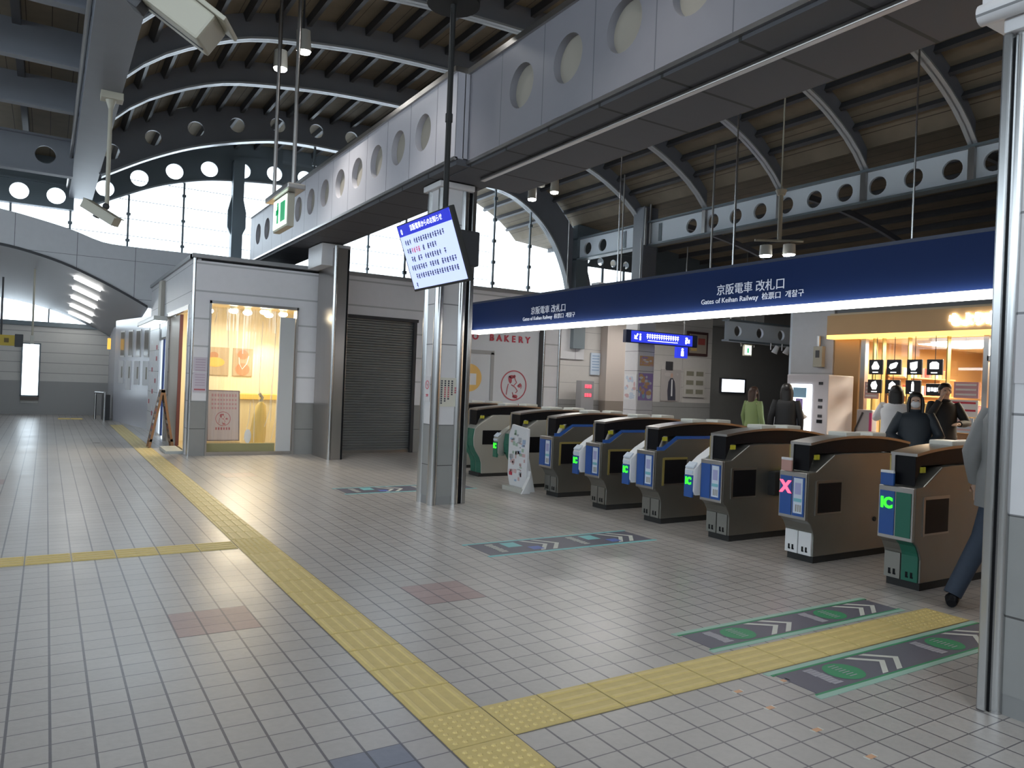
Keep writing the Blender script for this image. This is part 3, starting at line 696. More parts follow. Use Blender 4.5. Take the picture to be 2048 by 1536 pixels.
# ================================================================== TICKET GATES
infoW = mat('info_panel', (.62,.68,.78), .45); infoT = mat('info_teal', (.20,.48,.55), .45); infoP = mat('info_purple', (.38,.38,.62), .45); yl = mat('yellow_mark', (.45,.42,.03), .5)
icE = mat('ic_green_light', (.02,.75,.02), .5, emit=1.2, ecol=(.03,1,.02)); xE = mat('x_red_light', (1,.06,.10), .5, emit=1.8, ecol=(1,.06,.12))
brass = mat('brass_edge', (.45,.36,.12), .35, .6); podm = mat('pod_white', (.50,.50,.46), .4); dkblue = mat('deep_blue', (.012,.04,.17), .4)
def gate(label, yc, style, w=.29, xs=4.20, L=1.66, wing=None, pockets=True):
    g = thing('ticket_gate', label, 'ticket gate', (xs+L/2, yc, 0), 0, 'row of ticket gates')
    y0, y1 = yc-w/2, yc+w/2; cr = style in ('cream', 'accessible'); bm_ = gcream if cr else gsteel
    def P(pts): return [(xs+a if a < L/2 else xs+a, z) for a, z in pts]
    def sym(pts): return pts + [(L-a, z) for a, z in reversed(pts)]
    if cr: prof = [(.16,.05),(.15,.22),(.12,.30),(.05,.40),(.01,.48),(.0,.60),(.02,.74),(.08,.80),(.34,.955),(.5,.96)]
    else: prof = [(.10,.06),(.10,.24),(.085,.29),(.05,.345),(.01,.375),(.0,.40),(.0,.79),(.11,.80),(.36,.945),(.5,.955)]
    body = MB(); body.prism(P(sym(prof)), 'Y', y0, y1); body.build('body', bm_, g, bevel=.008)
    MB().box(xs+.12, xs+L-.12, y0+.012, y1-.012, 0, .06).build('plinth', rubber, g)
    def zt(a): return 1.015 + .075*(1-((a-L/2)/(L/2))**2)
    n = 20; can = MB(); rail = MB(); q0, q1 = .07, L-.07; N = [q0+(q1-q0)*i/n for i in range(n+1)]; yi = .05
    lowc = lambda a: max(.955, .80+(min(a, L-a)-.11)*.6) if min(a, L-a) > .11 else .80
    for i in range(n):
        a, b = N[i], N[i+1]; la = min(lowc(a), .958); lb = min(lowc(b), .958)
        can.prism([(xs+a, la), (xs+b, lb), (xs+b, zt(b)), (xs+a, zt(a))], 'Y', y0+yi, y1-yi)
        rail.prism([(xs+a, zt(a)), (xs+b, zt(b)), (xs+b, zt(b)+.022), (xs+a, zt(a)+.022)], 'Y', y0+yi-.012, y1-yi+.012)
    can.build('black_canopy', black, g); rail.build('top_rail', steel, g)
    for a in (.58, .98):
        p = MB(); p.rbox(xs+a, xs+a+.22, y0+yi, y1-yi, zt(a+.1)+.012, zt(a+.1)+.055, .012); p.build('sensor_pod', podm, g)
    MB().rbox(xs+.055, xs+.075, y1-yi-.035, y1-yi-.003, .79, 1.03, .004).build('end_post', steel, g)
    MB().box(xs+.058, xs+.078, y1-yi-.003, y1-yi+.008, .79, 1.02).build('edge_strip', brass, g)
    # stripe under the canopy and yellow caution mark on both flanks
    if style == 'blue':
        s2 = MB(); s2.box(xs+.30, xs+L-.3, y0-.004, y0+.01, .925, .957); s2.box(xs+.30, xs+L-.3, y1-.01, y1+.004, .925, .957)
        s2.prism([(xs+.02,.80),(xs+.12,.80),(xs+.36,.957),(xs+.30,.957),(xs+.1,.84),(xs+.02,.84)], 'Y', y0-.002, y0+.01)
        s2.build('blue_stripe', blue, g)
    for u in (.13, .17):
        ym = MB(); ym.rbox(xs+u, xs+u+.036, y0+yi-.004, y0+yi+.002, .90, .945, .002); ym.build('yellow_mark', yl, g)
    # front
    zb, ztp = (.40, .77)
    if not cr:
        fr = MB(); fr.rbox(xs-.018, xs+.01, y0+.004, y1-.004, zb-.02, ztp+.02, .006); fr = fr.build('front_frame', steel, g, bevel=.004)
        ym_ = yc
        MB().box(xs-.024, xs-.01, ym_+.006, y1-.02, zb+.01, ztp-.02).build('front_panel', blue, fr)
        if style == 'accessgreen':
            MB().box(xs-.024, xs-.01, y0+.02, ym_-.006, zb+.01, ztp-.02).build('front_panel', green, fr)
            k = MB(); k.prism([(xs+.09,.08),(xs+.09,.24),(xs+.075,.29),(xs+.04,.345),(xs+.0,.375),(xs-.012,.40),(xs-.0,.40),(xs+.02,.375),(xs+.06,.345),(xs+.1,.29),(xs+.11,.24),(xs+.11,.08)], 'Y', y0+.015, ym_-.006); k.build('green_skirt', green, g)
        else:
            MB().box(xs-.024, xs-.01, y0+.02, ym_-.006, zb+.01, ztp-.02).build('front_panel', blue, fr)
            ip = MB(); ip.box(xs-.028, xs-.02, y0+.035, ym_-.02, zb+.035, ztp-.03, 0); ip.box(xs-.030, xs-.02, y0+.05, ym_-.035, zb+.20, zb+.30, 2); ip.box(xs-.030, xs-.02, y0+.04, ym_-.025, zb+.135, zb+.165, 1)
            for q in range(3): ip.box(xs-.030, xs-.02, y0+.045+.022*q, y0+.057+.022*q, zb+.05, zb+.11, 3)
            ip.build('info_panel', [infoW, infoT, infoP, recess], fr)
        for (a, b) in ((yc+.006, y1-.012), (y0+.012, yc-.006)):
            kp = MB(); kp.box(xs+.083, xs+.105, a, b, .065, .265, 0); 
            cy = (a+b)/2
            for dy in (-.022, .016):
                kp.box(xs+.079, xs+.09, cy+dy-.004, cy+dy+.012, .10, .135, 1); kp.box(xs+.079, xs+.09, cy+dy-.009, cy+dy+.012, .09, .102, 1)
            kp.build('kick_plate', [white if style == 'red' else (green if (style == 'accessgreen' and a < yc-.05) else bm_), black], g)
        # notice above the front panel
        if style in ('red', 'accessgreen'):
            nb = MB(); nb.box(xs+.0, xs+.02, yc+.035, y1-.005, .79, .885, 0); nb.box(xs-.002, xs+.02, yc+.035, y1-.005, .885, .905, 1); nb.build('small_notice', [blue if style != 'red' else mat('notice_pink', (.5,.28,.24), .5), paper], g)
    else:
        for (a, b, mm) in ((y0+.01, yc-.01, green), (yc+.01, y1-.01, green)):
            k = MB(); pr_ = [(.165,.06),(.155,.22),(.12,.31),(.05,.41),(.01,.48),(-.002,.60),(.02,.745)]
            poly = [(xs+p-.012, z) for p, z in pr_] + [(xs+p+.01, z) for p, z in reversed(pr_)]
            k.prism(poly, 'Y', a, b); k.build('green_front', mm, g)
    # lamp symbol
    if style == 'red':
        s_ = MB(); text_mesh(s_, 'X', .145, (xs-.026, yc+.068, .605), (0,-1,0), (0,0,1), .004, bold=.006, sx=1.0); s_.build('x_symbol', xE, fr)
    elif style == 'accessgreen':
        s_ = MB(); text_mesh(s_, 'IC', .112, (xs-.026, yc+.068, .62), (0,-1,0), (0,0,1), .004, bold=.005, sx=.9); s_.build('ic_symbol', icE, fr)
    # door pockets (dark openings) on both flanks
    if pockets:
        for yy, s_ in ((y0, -1), (y1, 1)):
            if cr:
                d = MB(); d.rbox(xs+.16, xs+.62, yy-.006, yy+.006, .50, .72, .005, 0); d.build('door_pocket', black, g)
            else:
                d = MB(); d.box(xs+.13, xs+.46, yy-.005, yy+.005, .44, .70, 0); d.box(xs+.12, xs+.47, yy-.007, yy+.003, .70, .725, 1 if style == 'blue' else 2); d.box(xs+.105, xs+.13, yy-.007, yy+.003, .42, .72, 1 if style == 'blue' else 2); d.box(xs+.12, xs+.47, yy-.006, yy+.003, .425, .44, 2)
                d.build('door_pocket', [black, brass, steel], g)
                d = MB(); d.box(xs+1.20, xs+1.53, yy-.005, yy+.005, .44, .70, 0); d.build('door_pocket', black, g)
            h = MB(); h.cyl((xs+.98, yy-.008, .34), (xs+.98, yy+.008, .34), .022); h.build('lock', rubber, g)
    if wing:
        wy0, wy1 = y1, y1+.13; x_ = xs-.10
        wb = MB(); wb.prism([(x_+.03,.42),(x_,.46),(x_,.68),(x_+.16,.80),(x_+.40,.93),(x_+.40,.80),(x_+.2,.62),(x_+.12,.42)], 'Y', wy0, wy1); wb.build('reader_arm', white if wing == 'b' else gcream, g, bevel=.006)
        rf_ = MB().box(x_-.012, x_+.01, wy0+.01, wy1-.01, .40, .62).build('reader_front', blue if wing == 'b' else green, g)
        MB().prism([(x_-.004,.69),(x_+.05,.735),(x_+.05,.75),(x_-.004,.705)], 'Y', wy0+.01, wy1-.01).build('card_touch_pad', mat('touch_pad', (.60,.66,.74), .2), g)
        MB().box(x_-.013, x_+.0, wy0+.015, wy1-.015, .635, .665).build('reader_label', infoW, rf_)
        t = MB(); text_mesh(t, 'IC', .098, (x_-.015, (wy0+wy1)/2, .53), (0,-1,0), (0,0,1), .003, bold=.004, sx=.85); t.build('ic_symbol', icE, rf_)
        MB().box(x_+.10, x_+.19, wy0-.0, wy0+.10, .45, .60).build('arm_notice', paper, g)
    return g
gate('nearest ticket gate, blue and green front with green IC light', .42, 'accessgreen')
gate('second nearest ticket gate, blue front with glowing red X', 1.36, 'red')
G3 = gate('third ticket gate from the near pillar, with black flap door swung open', 2.31, 'plain', wing='b')
gate('blue-striped ticket gate with IC reader arm, fourth from the near pillar', 3.27, 'blue', wing='b')
gate('blue-striped ticket gate with IC reader arm, fifth from the near pillar', 4.20, 'blue', wing='b')
gate('blue-striped ticket gate just right of the white poster stand', 5.20, 'blue')
gate('wide cream gate with slanted side and green IC light, left of the poster stand', 6.10, 'accessible', w=.34, wing='g')
gate('cream ticket gate with curved green front, beside the free-standing pillar', 7.35, 'cream', w=.34)
gate('farthest ticket gate, mostly hidden behind the free-standing pillar', 8.45, 'cream', w=.34)
d = MB(); d.rbox(4.85, 5.08, 2.08, 2.17, .44, .68, .008, 0); d.build('flap_door', rubber, G3)
d = MB(); d.rbox(5.07, 5.09, 2.03, 2.17, .40, .70, .006, 0); d.build('flap_edge', mat('flap_yellow', (.55,.47,.05), .5), G3)
# slanted white cover board beside the accessible gate
ps = thing('poster_stand', 'white standing poster with faded coloured blobs between two gates', 'sign stand', (4.12, 5.68, 0))
pb_ = MB(); pb_.prism([(5.50,.06),(5.50,.86),(5.90,.90),(5.98,.75),(5.98,.20),(5.92,.06)], 'X', 4.10, 4.13, 0)
random.seed(3)
pr_ = pb_
cols = [mat('print_pink', (.62,.42,.42), .6), mat('print_blue', (.36,.46,.62), .6), mat('print_green', (.36,.48,.38), .6), red, mat('print_grey', (.42,.42,.44), .6)]
for i in range(46):
    y = 5.54+random.random()*.36; z = .12+random.random()*.66; c = 0 if z < .45 and random.random() < .6 else random.choice((0, 1, 2, 4))
    pr_.box(4.092, 4.101, y, min(y+.02+random.random()*.05, 5.96), z, z+.012+random.random()*.05, c+1)
pr_.box(4.09, 4.101, 5.86, 5.93, .20, .25, 4); pb_.build('board', [paper]+cols, ps)
MB().prism([(4.13,.0),(4.13,.6),(4.28,.0)], 'Y', 5.55, 5.58).build('rear_prop', white, ps)
MB().prism([(4.0,.0),(4.12,.22),(4.13,.3),(4.13,.0)], 'Y', 5.44, 5.50).build('side_foot', white, ps)
MB().box(4.0, 4.15, 5.47, 5.95, 0, .06).build('foot', podm, ps)

# ================================================================== BLUE BANNER
bn = thing('gate_banner', 'long navy blue banner above the ticket gates with white lettering', 'sign', (4.55, 3, 2.3))
MB().box(4.50, 4.72, -3.2, 8.02, 2.30, 2.74).build('fascia', navy, bn)
MB().box(4.495, 4.73, -3.2, 8.03, 2.735, 2.765).build('top_trim', mat('banner_top', (.02,.03,.07), .4), bn)
MB().rbox(4.44, 4.62, -3.2, 7.88, 2.245, 2.298, .008).build('light_strip', led, bn)
for (yc_, s_) in ((5.73, .118), (2.20, .118)):
    t = MB(); text_mesh(t, '京阪電車 改札口', s_, (4.496, yc_, 2.475), (0,-1,0), (0,0,1), .002); t.build('lettering', signtxt, bn); t = MB()
    text_mesh(t, 'Gates of Keihan Railway  检票口  개찰구', s_*.62, (4.496, yc_, 2.385), (0,-1,0), (0,0,1), .002, sx=1.05)
    t.build('lettering', signtxt, bn)
for y in (4.38, 2.52, .62, -1.2):
    o = MB().cyl((4.6, y, 2.76), (4.6, y, 7.2), .008, n=8).build('hanger_rod', chrome, bn)

# ================================================================== HANGING MONITOR
mo = thing('hanging_monitor', 'tilted monitor with blue heading and lines of text, hanging on a black pole', 'monitor', (1.8, 3.95, 2.4))
W_, H_ = 1.22, .70
# screen plane: width along -Y, leaning so the top edge is nearer to the viewer on the left
cx, cy, cz = 1.75, 3.78, 2.72
ux = Vector((0,-1,0)); tilt = math.radians(20)
uy = Vector((-math.sin(tilt), .0, math.cos(tilt))).normalized(); uz = ux.cross(uy)
MON = Matrix((ux, uy, uz)).transposed().to_4x4(); MON.translation = Vector((cx, cy, cz))
def mpart(name, mb, mats, p=mo): return mb.build(name, mats, p, tf=MON)
mpart('casing', MB().rbox(-W_/2, W_/2, -H_/2, H_/2, -.05, .0, .008), rubber)
scrM = mat('screen_lit', (.40,.47,.80), .3, emit=.72, ecol=(.42,.49,.86)); scrB = mat('screen_blue', (.02,.03,.40), .3, emit=.55, ecol=(.02,.03,.50)); scrT = mat('screen_text', (.06,.07,.20), .4); scrW = mat('screen_white', (.8,.85,1), .3, emit=.9); scrR = mat('screen_red', (.6,.12,.2), .4, emit=.3)
hb_ = MB(); hb_.box(-W_/2+.025, W_/2-.025, H_/2-.125, H_/2-.012, -.01, .004, 0); text_mesh(hb_, '京阪電車からのお知らせ', .066, (.06, H_/2-.090, .005), (1,0,0), (0,1,0), .001, m=1); text_mesh(hb_, '0', .080, (-W_/2+.10, H_/2-.105, .005), (1,0,0), (0,1,0), .001, m=1)
t = MB(); t.box(-W_/2+.025, W_/2-.025, -H_/2+.025, H_/2-.025, -.01, .002, 2); lines = ['ただいま京阪線は、平常通り運転して', 'おります。', 'ご利用のお客さまは係員まで', 'お知らせください。電車の到着案内', 'に、駅構内での撮影はご遠慮下さい']
random.seed(5)
for i in range(6):
    n = [17, 14, 15, 19, 18, 1][i]; y = H_/2-.205-i*.088
    for k in range(n):
        if random.random() < .1: continue
        xx = -.50 + .053*k + (.05 if i in (2, 4) else 0)
        c = 1 if (i == 1 and 1 < k < 7) else 0; j = random.random()*.012
        t.box(xx, xx+.034-j, y, y+.010, .002, .0045, c); t.box(xx+.014, xx+.022, y-.016, y+.036, .002, .0045, c); t.box(xx+.002, xx+.032, y+.026-j, y+.034-j, .002, .0045, c)
        if k % 2: t.box(xx, xx+.007, y-.014, y+.02, .002, .0045, c); t.box(xx, xx+.03, y-.018, y-.011, .002, .0045, c)
scr_ = mpart('screen', t, [scrT, scrR, scrM]); mpart('heading_bar', hb_, [scrB, scrW], scr_)
MB().rbox(1.90, 2.12, 3.46, 4.0, 2.58, 2.92, .02).build('rear_bracket_box', dark, mo)
t = MB(); t.cyl((1.86, 3.72, 2.9), (1.86, 3.72, 6.6), .028); t.cyl((1.86,3.72,5.2),(1.86,3.72,5.35),.036); t.cyl((1.86,3.72,4.0),(1.86,3.72,4.08),.036); t.build('pole', rubber, mo)
MB().cyl((1.86, 3.72, 5.15), (1.86, 3.72, 5.2), .26, n=24).build('ceiling_flange', rubber, mo)
MB().tube([(1.83,3.70,2.9),(1.81,3.66,3.6),(1.84,3.68,4.4),(1.82,3.69,5.1)], .006, 6).build('cable', rubber, mo)

# ================================================================== EXIT SIGN LEFT OF BEAM
ex = thing('exit_sign', 'box-shaped emergency exit sign hanging from two grey pipes', 'sign', (.9, 5.8, 3.1))
MB().rbox(0.810, 0.890, 5.55, 6.15, 3.12, 3.50, .01).build('housing', cream, ex)
MB().box(0.802, 0.812, 5.57, 6.13, 3.15, 3.48).build('lit_face', mat('exit_face', (.75,.9,.78), .4, emit=1.0), ex)
t = MB(); t.box(0.796, 0.803, 5.62, 5.80, 3.20, 3.42); t.box(0.796, 0.803, 5.9, 6.0, 3.30, 3.36); t.box(0.796, 0.803, 5.9, 5.95, 3.20, 3.40); t.cyl((0.796,5.93,3.42),(0.803,5.93,3.42),.022); t.build('running_figure', mat('exit_green', (.0,.35,.12), .4, emit=.3), ex)
MB().rbox(0.750, 0.950, 5.35, 6.35, 3.50, 3.56, .012).build('mount_plate', steel, ex)
MB().cyl((0.830, 5.42, 3.56), (0.830, 5.42, 6.9), .022).build('pipe', steel, ex); MB().cyl((0.830, 6.25, 3.56), (0.830, 6.25, 6.9), .022).build('pipe', steel, ex)

# ================================================================== CCTV CAMERAS
def cctv(label, root_loc, a, b, top, sz=(.055,.05), arm=True):
    r = thing('security_camera', label, 'security camera', root_loc)
    A, B = Vector(a), Vector(b); d = (B-A).normalized(); side = d.cross(Vector((0,0,1))).normalized(); u = side.cross(d)
    T = Matrix((d, side, u)).transposed().to_4x4(); T.translation = A; L = (B-A).length
    MB().rbox(0, L, -sz[0], sz[0], -sz[1], sz[1], .008).build('housing', cream, r, tf=T)
    MB().rbox(-.0, L+.03, -sz[0]-.008, sz[0]+.008, sz[1], sz[1]+.014, .004).build('sun_shield', cream, r, tf=T)
    MB().box(L*.0, L, -sz[0]*.15, -sz[0]*.05, -sz[1]-.002, -sz[1]+.002).build('seam', dark, r, tf=T)
    MB().rbox(L*.38, L*.48, -sz[0]*.5, sz[0]*.5, -sz[1]-.03, -sz[1], .006).build('clamp', dark, r, tf=T)
    MB().cyl((-.006, 0, 0), (0, 0, 0), sz[1]*.7).build('lens_window', black, r, tf=T)
    return r
c2 = cctv('cream security camera at the foot of a long ceiling drop pole, upper left', (-.8, 9, 3.5), (-1.03, 9.1, 3.72), (-.66, 8.75, 3.45), None, (.07,.06))
MB().cyl((-.77, 9, 3.72), (-.77, 9, 5.28), .028).build('drop_pole', cream, c2)
m_ = MB(); m_.rbox(-.90, -.62, 8.9, 9.12, 5.18, 5.28, .01); m_.cyl((-.77, 9, 5.06), (-.77, 9, 5.2), .03, .075); m_.build('ceiling_mount', cream, c2)
MB().ell((-.78, 9, 3.70), .045, .045, .05).build('swivel', dark, c2)
c1 = cctv('large cream security camera close overhead at the top left edge', (-1.1, -.4, 2.6), (-1.31, -.42, 2.665), (-1.03, -.55, 2.45), None, (.062,.045))
MB().cyl((-1.16, -.45, 2.62), (-1.05, -.2, 5.5), .022).build('drop_pole', cream, c1)
MB().ell((-1.15, -.45, 2.66), .035, .035, .035).build('swivel', cream, c1)

# ================================================================== SPOTLIGHTS
def spot(x, y, z, r=.12, h=.30, label='', pole=None, group=None, tilt=(0,0), e=lampE, pw=0):
    t = thing('spotlight', label, 'spotlight', (x, y, z), 0, group)
    MB().cyl((x, y, z), (x+tilt[0], y+tilt[1], z+h), r, r*.92, n=20).build('housing', podm, t)
    MB().cyl((x, y, z-.02), (x, y, z+.01), r*.86, n=20).build('lamp', e, t)
    if pole: MB().cyl((x+tilt[0], y+tilt[1], z+h), (x+tilt[0], y+tilt[1], pole), .015, n=8).build('stem', dark, t)
    if pw:
        l = bpy.data.lights.new('spot', 'SPOT'); l.energy = pw; l.spot_size = 1.6; l.spot_blend = .6; l.color = (1, .97, .9); l.shadow_soft_size = r
        o = bpy.data.objects.new('spot_light', l); C.objects.link(o); o.location = (0, 0, -.05); o.parent = t
    return t
spot(1.46, 7.5, 5.93, .10, .27, 'bright white spotlight, higher of the pair under the left vault', 6.85, 'left vault spotlights', (-.02,-.02), pw=120)
spot(1.30, 8.1, 5.85, .10, .25, 'bright white spotlight, lower and farther of the pair under the left vault', 6.85, 'left vault spotlights', pw=90)
spot(4.98, 7.0, 4.37, .07, .20, 'small spotlight under the soffit edge, left of the pair near the tall right window', 4.75, 'right vault spotlights', pw=30)
spot(5.40, 7.0, 4.55, .07, .20, 'small spotlight under the soffit edge, right of the pair near the tall right window', 4.80, 'right vault spotlights', pw=30)
t = MB(); t.cyl((5.6, 7.1, 4.84), (4.6, 7.1, 4.78), .02); t.cyl((5.19,7.1,4.8),(5.19,7.1,6.9),.015); t.rbox(5.13,5.25,7.05,7.15,4.62,4.79,.01); tag(t.build('spotlight_bar', podm), 'thin horizontal bar holding the two spotlights by the right window', 'bracket')
spot(8.25, 5.15, 3.66, .10, .16, 'wide spotlight left of the cream pipe above the banner', 3.86, 'banner spotlights', pw=40)
spot(8.52, 4.92, 3.68, .10, .16, 'wide spotlight right of the cream pipe above the banner', 3.87, 'banner spotlights', pw=40)
t = MB(); t.cyl((8.1, 5.25, 3.90), (8.7, 4.8, 3.90), .02); t.cyl((8.4, 5.02, 3.90), (8.4, 5.02, 4.62), .035); t.cyl((8.4,5.02,4.62),(8.4,5.02,4.7),.06,.09); t.cyl((8.4,5.02,4.7),(8.4,5.02,6.6),.012)
tag(t.build('lamp_pipe', cream), 'cream drop pipe holding two spotlights above the blue banner', 'bracket')
for i, (x, y) in enumerate(((9.6, 7.6), (9.9, 7.3))):
    tag(MB().cyl((x, y, 2.9), (x, y, 6.3), .02).build('hanging_pipe', steel), 'thin grey pipe hanging behind the blue banner beside the cream lamp pipe', 'pipe', 'pipes behind the banner')
for k, (x, y) in enumerate(((1.45,4.6),(1.45,1.2),(1.45,-2.2),(1.45,-5.4),(-3.4,-4.0),(-3.4,0.6),(-3.4,5.0))):
    spot(x, y, 5.55, .10, .27, 'round spotlight in the row under the roof above the open floor', 6.2 if x < 0 else 6.8, 'roof spotlights over the open floor', pw=52)
# passage ceiling lights
for i in range(5):
    y = 17.7+i*1.12; x0_, x1_ = -.92, -.36
    t = MB(); za, zb_ = pz(x0_, y)-.03, pz(x1_, y)-.03
    t.add([(x0_,y,za),(x1_,y,zb_),(x1_,y+.16,zb_-.0),(x0_,y+.16,za),(x0_,y,za-.03),(x1_,y,zb_-.03),(x1_,y+.16,zb_-.03),(x0_,y+.16,za-.03)], [(0,1,2,3),(4,7,6,5),(0,4,5,1),(3,2,6,7),(0,3,7,4),(1,5,6,2)])
    tag(t.build('ceiling_light', mat('tube_emit', (1,1,.95), .5, emit=6)), 'bright strip light on the curved passage ceiling', 'ceiling light', 'row of strip lights in the passage')
# yellow passage sign
ys_ = thing('passage_sign', 'small yellow and dark sign hanging in the far passage', 'sign', (-2.4, 17.5, 1.9))
MB().box(-2.9, -2.04, 17.5, 17.6, 1.86, 2.10).build('yellow_panel', mat('sign_yellow', (.38,.28,.03), .5, emit=.05), ys_); MB().rbox(-2.04, -1.88, 17.48, 17.62, 1.84, 2.13, .01).build('end_box', dark, ys_)
t = MB(); 
for i in range(4): t.box(-2.75+.17*i, -2.66+.17*i, 17.49, 17.5, 1.93, 2.03)
t.build('lettering', mat('sign_brown', (.12,.08,.01), .5), ys_); MB().cyl((-2.3, 17.55, 2.1), (-2.3, 17.55, 3.4), .02).build('hanger', dark, ys_)
MB().cyl((-1.72, 18.2, 2.1), (-1.75, 18.2, 3.7), .03)
cp_ = thing('drop_pole_camera', 'thin grey drop pole with a small camera in front of the far slit window', 'security camera', (-1.75, 18.5, 1.9))
MB().cyl((-1.72, 18.5, 2.15), (-1.72, 18.5, 3.75), .022).build('drop_pole', cream, cp_); MB().rbox(-1.76, -1.68, 18.35, 18.6, 1.95, 2.15, .01).build('housing', podm, cp_)
# bollards / small rail at the passage end
rl = thing('steel_barrier', 'low polished steel barrier at the far end of the passage', 'barrier', (-.1, 20.6, 0))
for x, y in ((-.22, 20.9), (-.03, 20.3)):
    MB().cyl((x, y, 0), (x, y, .78), .03).build('post', chrome, rl)
MB().cyl((-.22, 20.9, .76), (-.03, 20.3, .76), .03).build('rail', chrome, rl)
MB().box(-.05, .12, 20.5, 21.2, 0, .7).build('side_box', dark, rl)
tag(MB().rbox(-.02, .06, 20.2, 20.3, 1.95, 2.25, .01).build('orange_lamp', mat('orange_lamp', (.9,.5,.08), .5, emit=.6)), 'small orange plate at the corner of the white office wall', 'sign')
# ================================================================== BAKERY CORNER
warmwall = mat('bakery_wall', (.72,.64,.48), .7); warmfl = mat('bakery_floor', (.45,.36,.22), .5)
br = MB(); br.box(.80, 3.3, 13.55, 13.65, 0, 2.9, 0); br.box(3.2, 3.3, 11.1, 13.6, 0, 2.9, 0); br.box(.80, 3.3, 11.06, 13.6, 2.78, 2.88, 0); br.box(.78, .82, 13.2, 13.6, 0, 2.8, 0); br.box(.75, 3.2, 11.0, 13.6, 0.0, .03, 1)
struct(br.build('wall_bakery_inner', [warmwall, warmfl]))
jb = MB(); jb.box(.955, .985, 10.86, 11.08, 0, 2.69); jb.box(2.455, 2.485, 10.86, 11.08, 0, 2.69); jb.box(.955, 2.485, 10.86, 11.08, 2.64, 2.69); jb.box(.98, 2.46, 10.88, 11.1, 0, .06)
wfr = struct(jb.build('window_6', steel)); MB().box(.99, 2.18, 11.0, 11.05, .06, .20).build('low_panel', mat('olive_panel', (.30,.28,.14), .5), wfr)
tag(MB().rbox(2.18, 2.45, 10.93, 10.98, .04, 2.50, .006).build('door_panel', mat('door_white', (.55,.56,.57), .4)), 'tall narrow white panel closing the right end of the lit bakery window', 'panel')
for i, (x, y) in enumerate(((1.55,11.9),(1.85,12.1),(2.05,11.6),(2.3,12.3),(2.45,11.8),(1.2,12.4))):
    t = thing('ceiling_spot', 'glowing warm ceiling lamp inside the bakery window', 'ceiling light', (x, y, 2.6), 0, 'lamps inside the bakery')
    MB().cyl((x,y,2.63),(x,y,2.78),.07,.05).build('housing', podm, t); MB().ell((x,y,2.62),.085,.085,.05).build('lamp', warmE, t)
l = bpy.data.lights.new('bakery_light', 'AREA'); l.energy = 30; l.size = 1.2; l.color = (1,.90,.70); o = bpy.data.objects.new('bakery_light', l); C.objects.link(o); o.location = (1.8, 12.2, 2.55)
l = bpy.data.lights.new('bakery_wash', 'SPOT'); l.energy = 30; l.spot_size = 1.4; l.spot_blend = .8; l.color = (1,.88,.66); o = bpy.data.objects.new('bakery_wash', l); C.objects.link(o); o.location = (2.5, 12.9, 2.4); o.rotation_euler = (.5, 0, -.2)
l = bpy.data.lights.new('bakery_front', 'SPOT'); l.energy = 160; l.spot_size = 1.0; l.spot_blend = .9; l.color = (1,.86,.60); l.shadow_soft_size = .2; o = bpy.data.objects.new('bakery_front', l); C.objects.link(o); o.location = (1.75, 12.3, 2.5); o.rotation_euler = Vector((.15,-3.3,-2.5)).to_track_quat('-Z','Y').to_euler()
# pictures on the inner wall
picA = mat('pic_ochre', (.42,.33,.22), .6); picB = mat('pic_red', (.60,.22,.12), .6); picC = mat('pic_orange', (.75,.42,.10), .6)
for (x0, x1, lab, c) in ((1.36,1.82,'ochre and orange picture, left one on the warm bakery wall',picC), (1.90,2.30,'picture of red and orange fruit, right one on the warm bakery wall',picB)):
    p = thing('framed_picture', lab, 'picture', ((x0+x1)/2, 13.53, 1.4))
    MB().rbox(x0, x1, 13.52, 13.55, 1.39, 1.97, .004).build('canvas', picA, p)
    if c is picC:
        MB().add([(x0+.18+.22*math.cos(a)*.9, 13.515, 1.66+.10*math.sin(a)) for a in [i*PI/12 for i in range(24)]], [tuple(range(24))]).build('orange_shape', c, p)
        MB().add([(x0+.16+.09*math.cos(a), 13.517, 1.80+.07*math.sin(a)) for a in [i*PI/12 for i in range(24)]], [tuple(range(24))]).build('brown_shape', mat('pic_brown', (.40,.20,.10), .6), p)
    else:
        for k, (cx, cz, r) in enumerate(((x0+.20,1.84,.10),(x0+.20,1.53,.13))): MB().add([(cx+r*1.1*math.cos(a), 13.515, cz+r*math.sin(a)) for a in [i*PI/12 for i in range(24)]], [tuple(range(24))]).build('red_shape', c, p)
        t = MB(); t.tube([(x0+.12,13.512,1.78),(x0+.13,13.512,1.65),(x0+.19,13.512,1.53),(x0+.28,13.512,1.65),(x0+.32,13.512,1.82)], .010, 6); t.build('white_line', white, p)
# yellow furniture inside
cn = thing('bakery_counter', 'yellow topped counter along the inner bakery wall', 'counter', (2.4, 13.2, 0))
MB().rbox(1.75, 3.15, 13.0, 13.5, .03, .92, .01).build('body', mat('counter_cream', (.68,.58,.34), .5), cn); MB().rbox(1.70, 3.2, 12.95, 13.52, .92, 1.03, .01).build('top', mat('counter_yellow', (.80,.55,.12), .4), cn)
st = thing('yellow_bag', 'tall yellow sack leaning inside the bakery window at right', 'bag', (2.05, 11.8, 0.03))
t = MB(); t.loft([[(2.05+rx*math.cos(a)+dx, 11.8+.10*math.sin(a), z) for a in [i*PI/8 for i in range(16)]] for z, rx, dx in ((.04,.14,0),(.3,.15,.01),(.6,.13,.03),(.85,.09,.05),(.92,.03,.05))]); t.build('sack', mat('sack_yellow', (.70,.52,.16), .6), st)
t = MB(); t.tube([(2.09,11.8,.9),(2.12,11.8,1.0),(2.06,11.8,1.08)], .03, 8); t.build('tie', mat('tie_grey', (.35,.33,.25), .6), st)
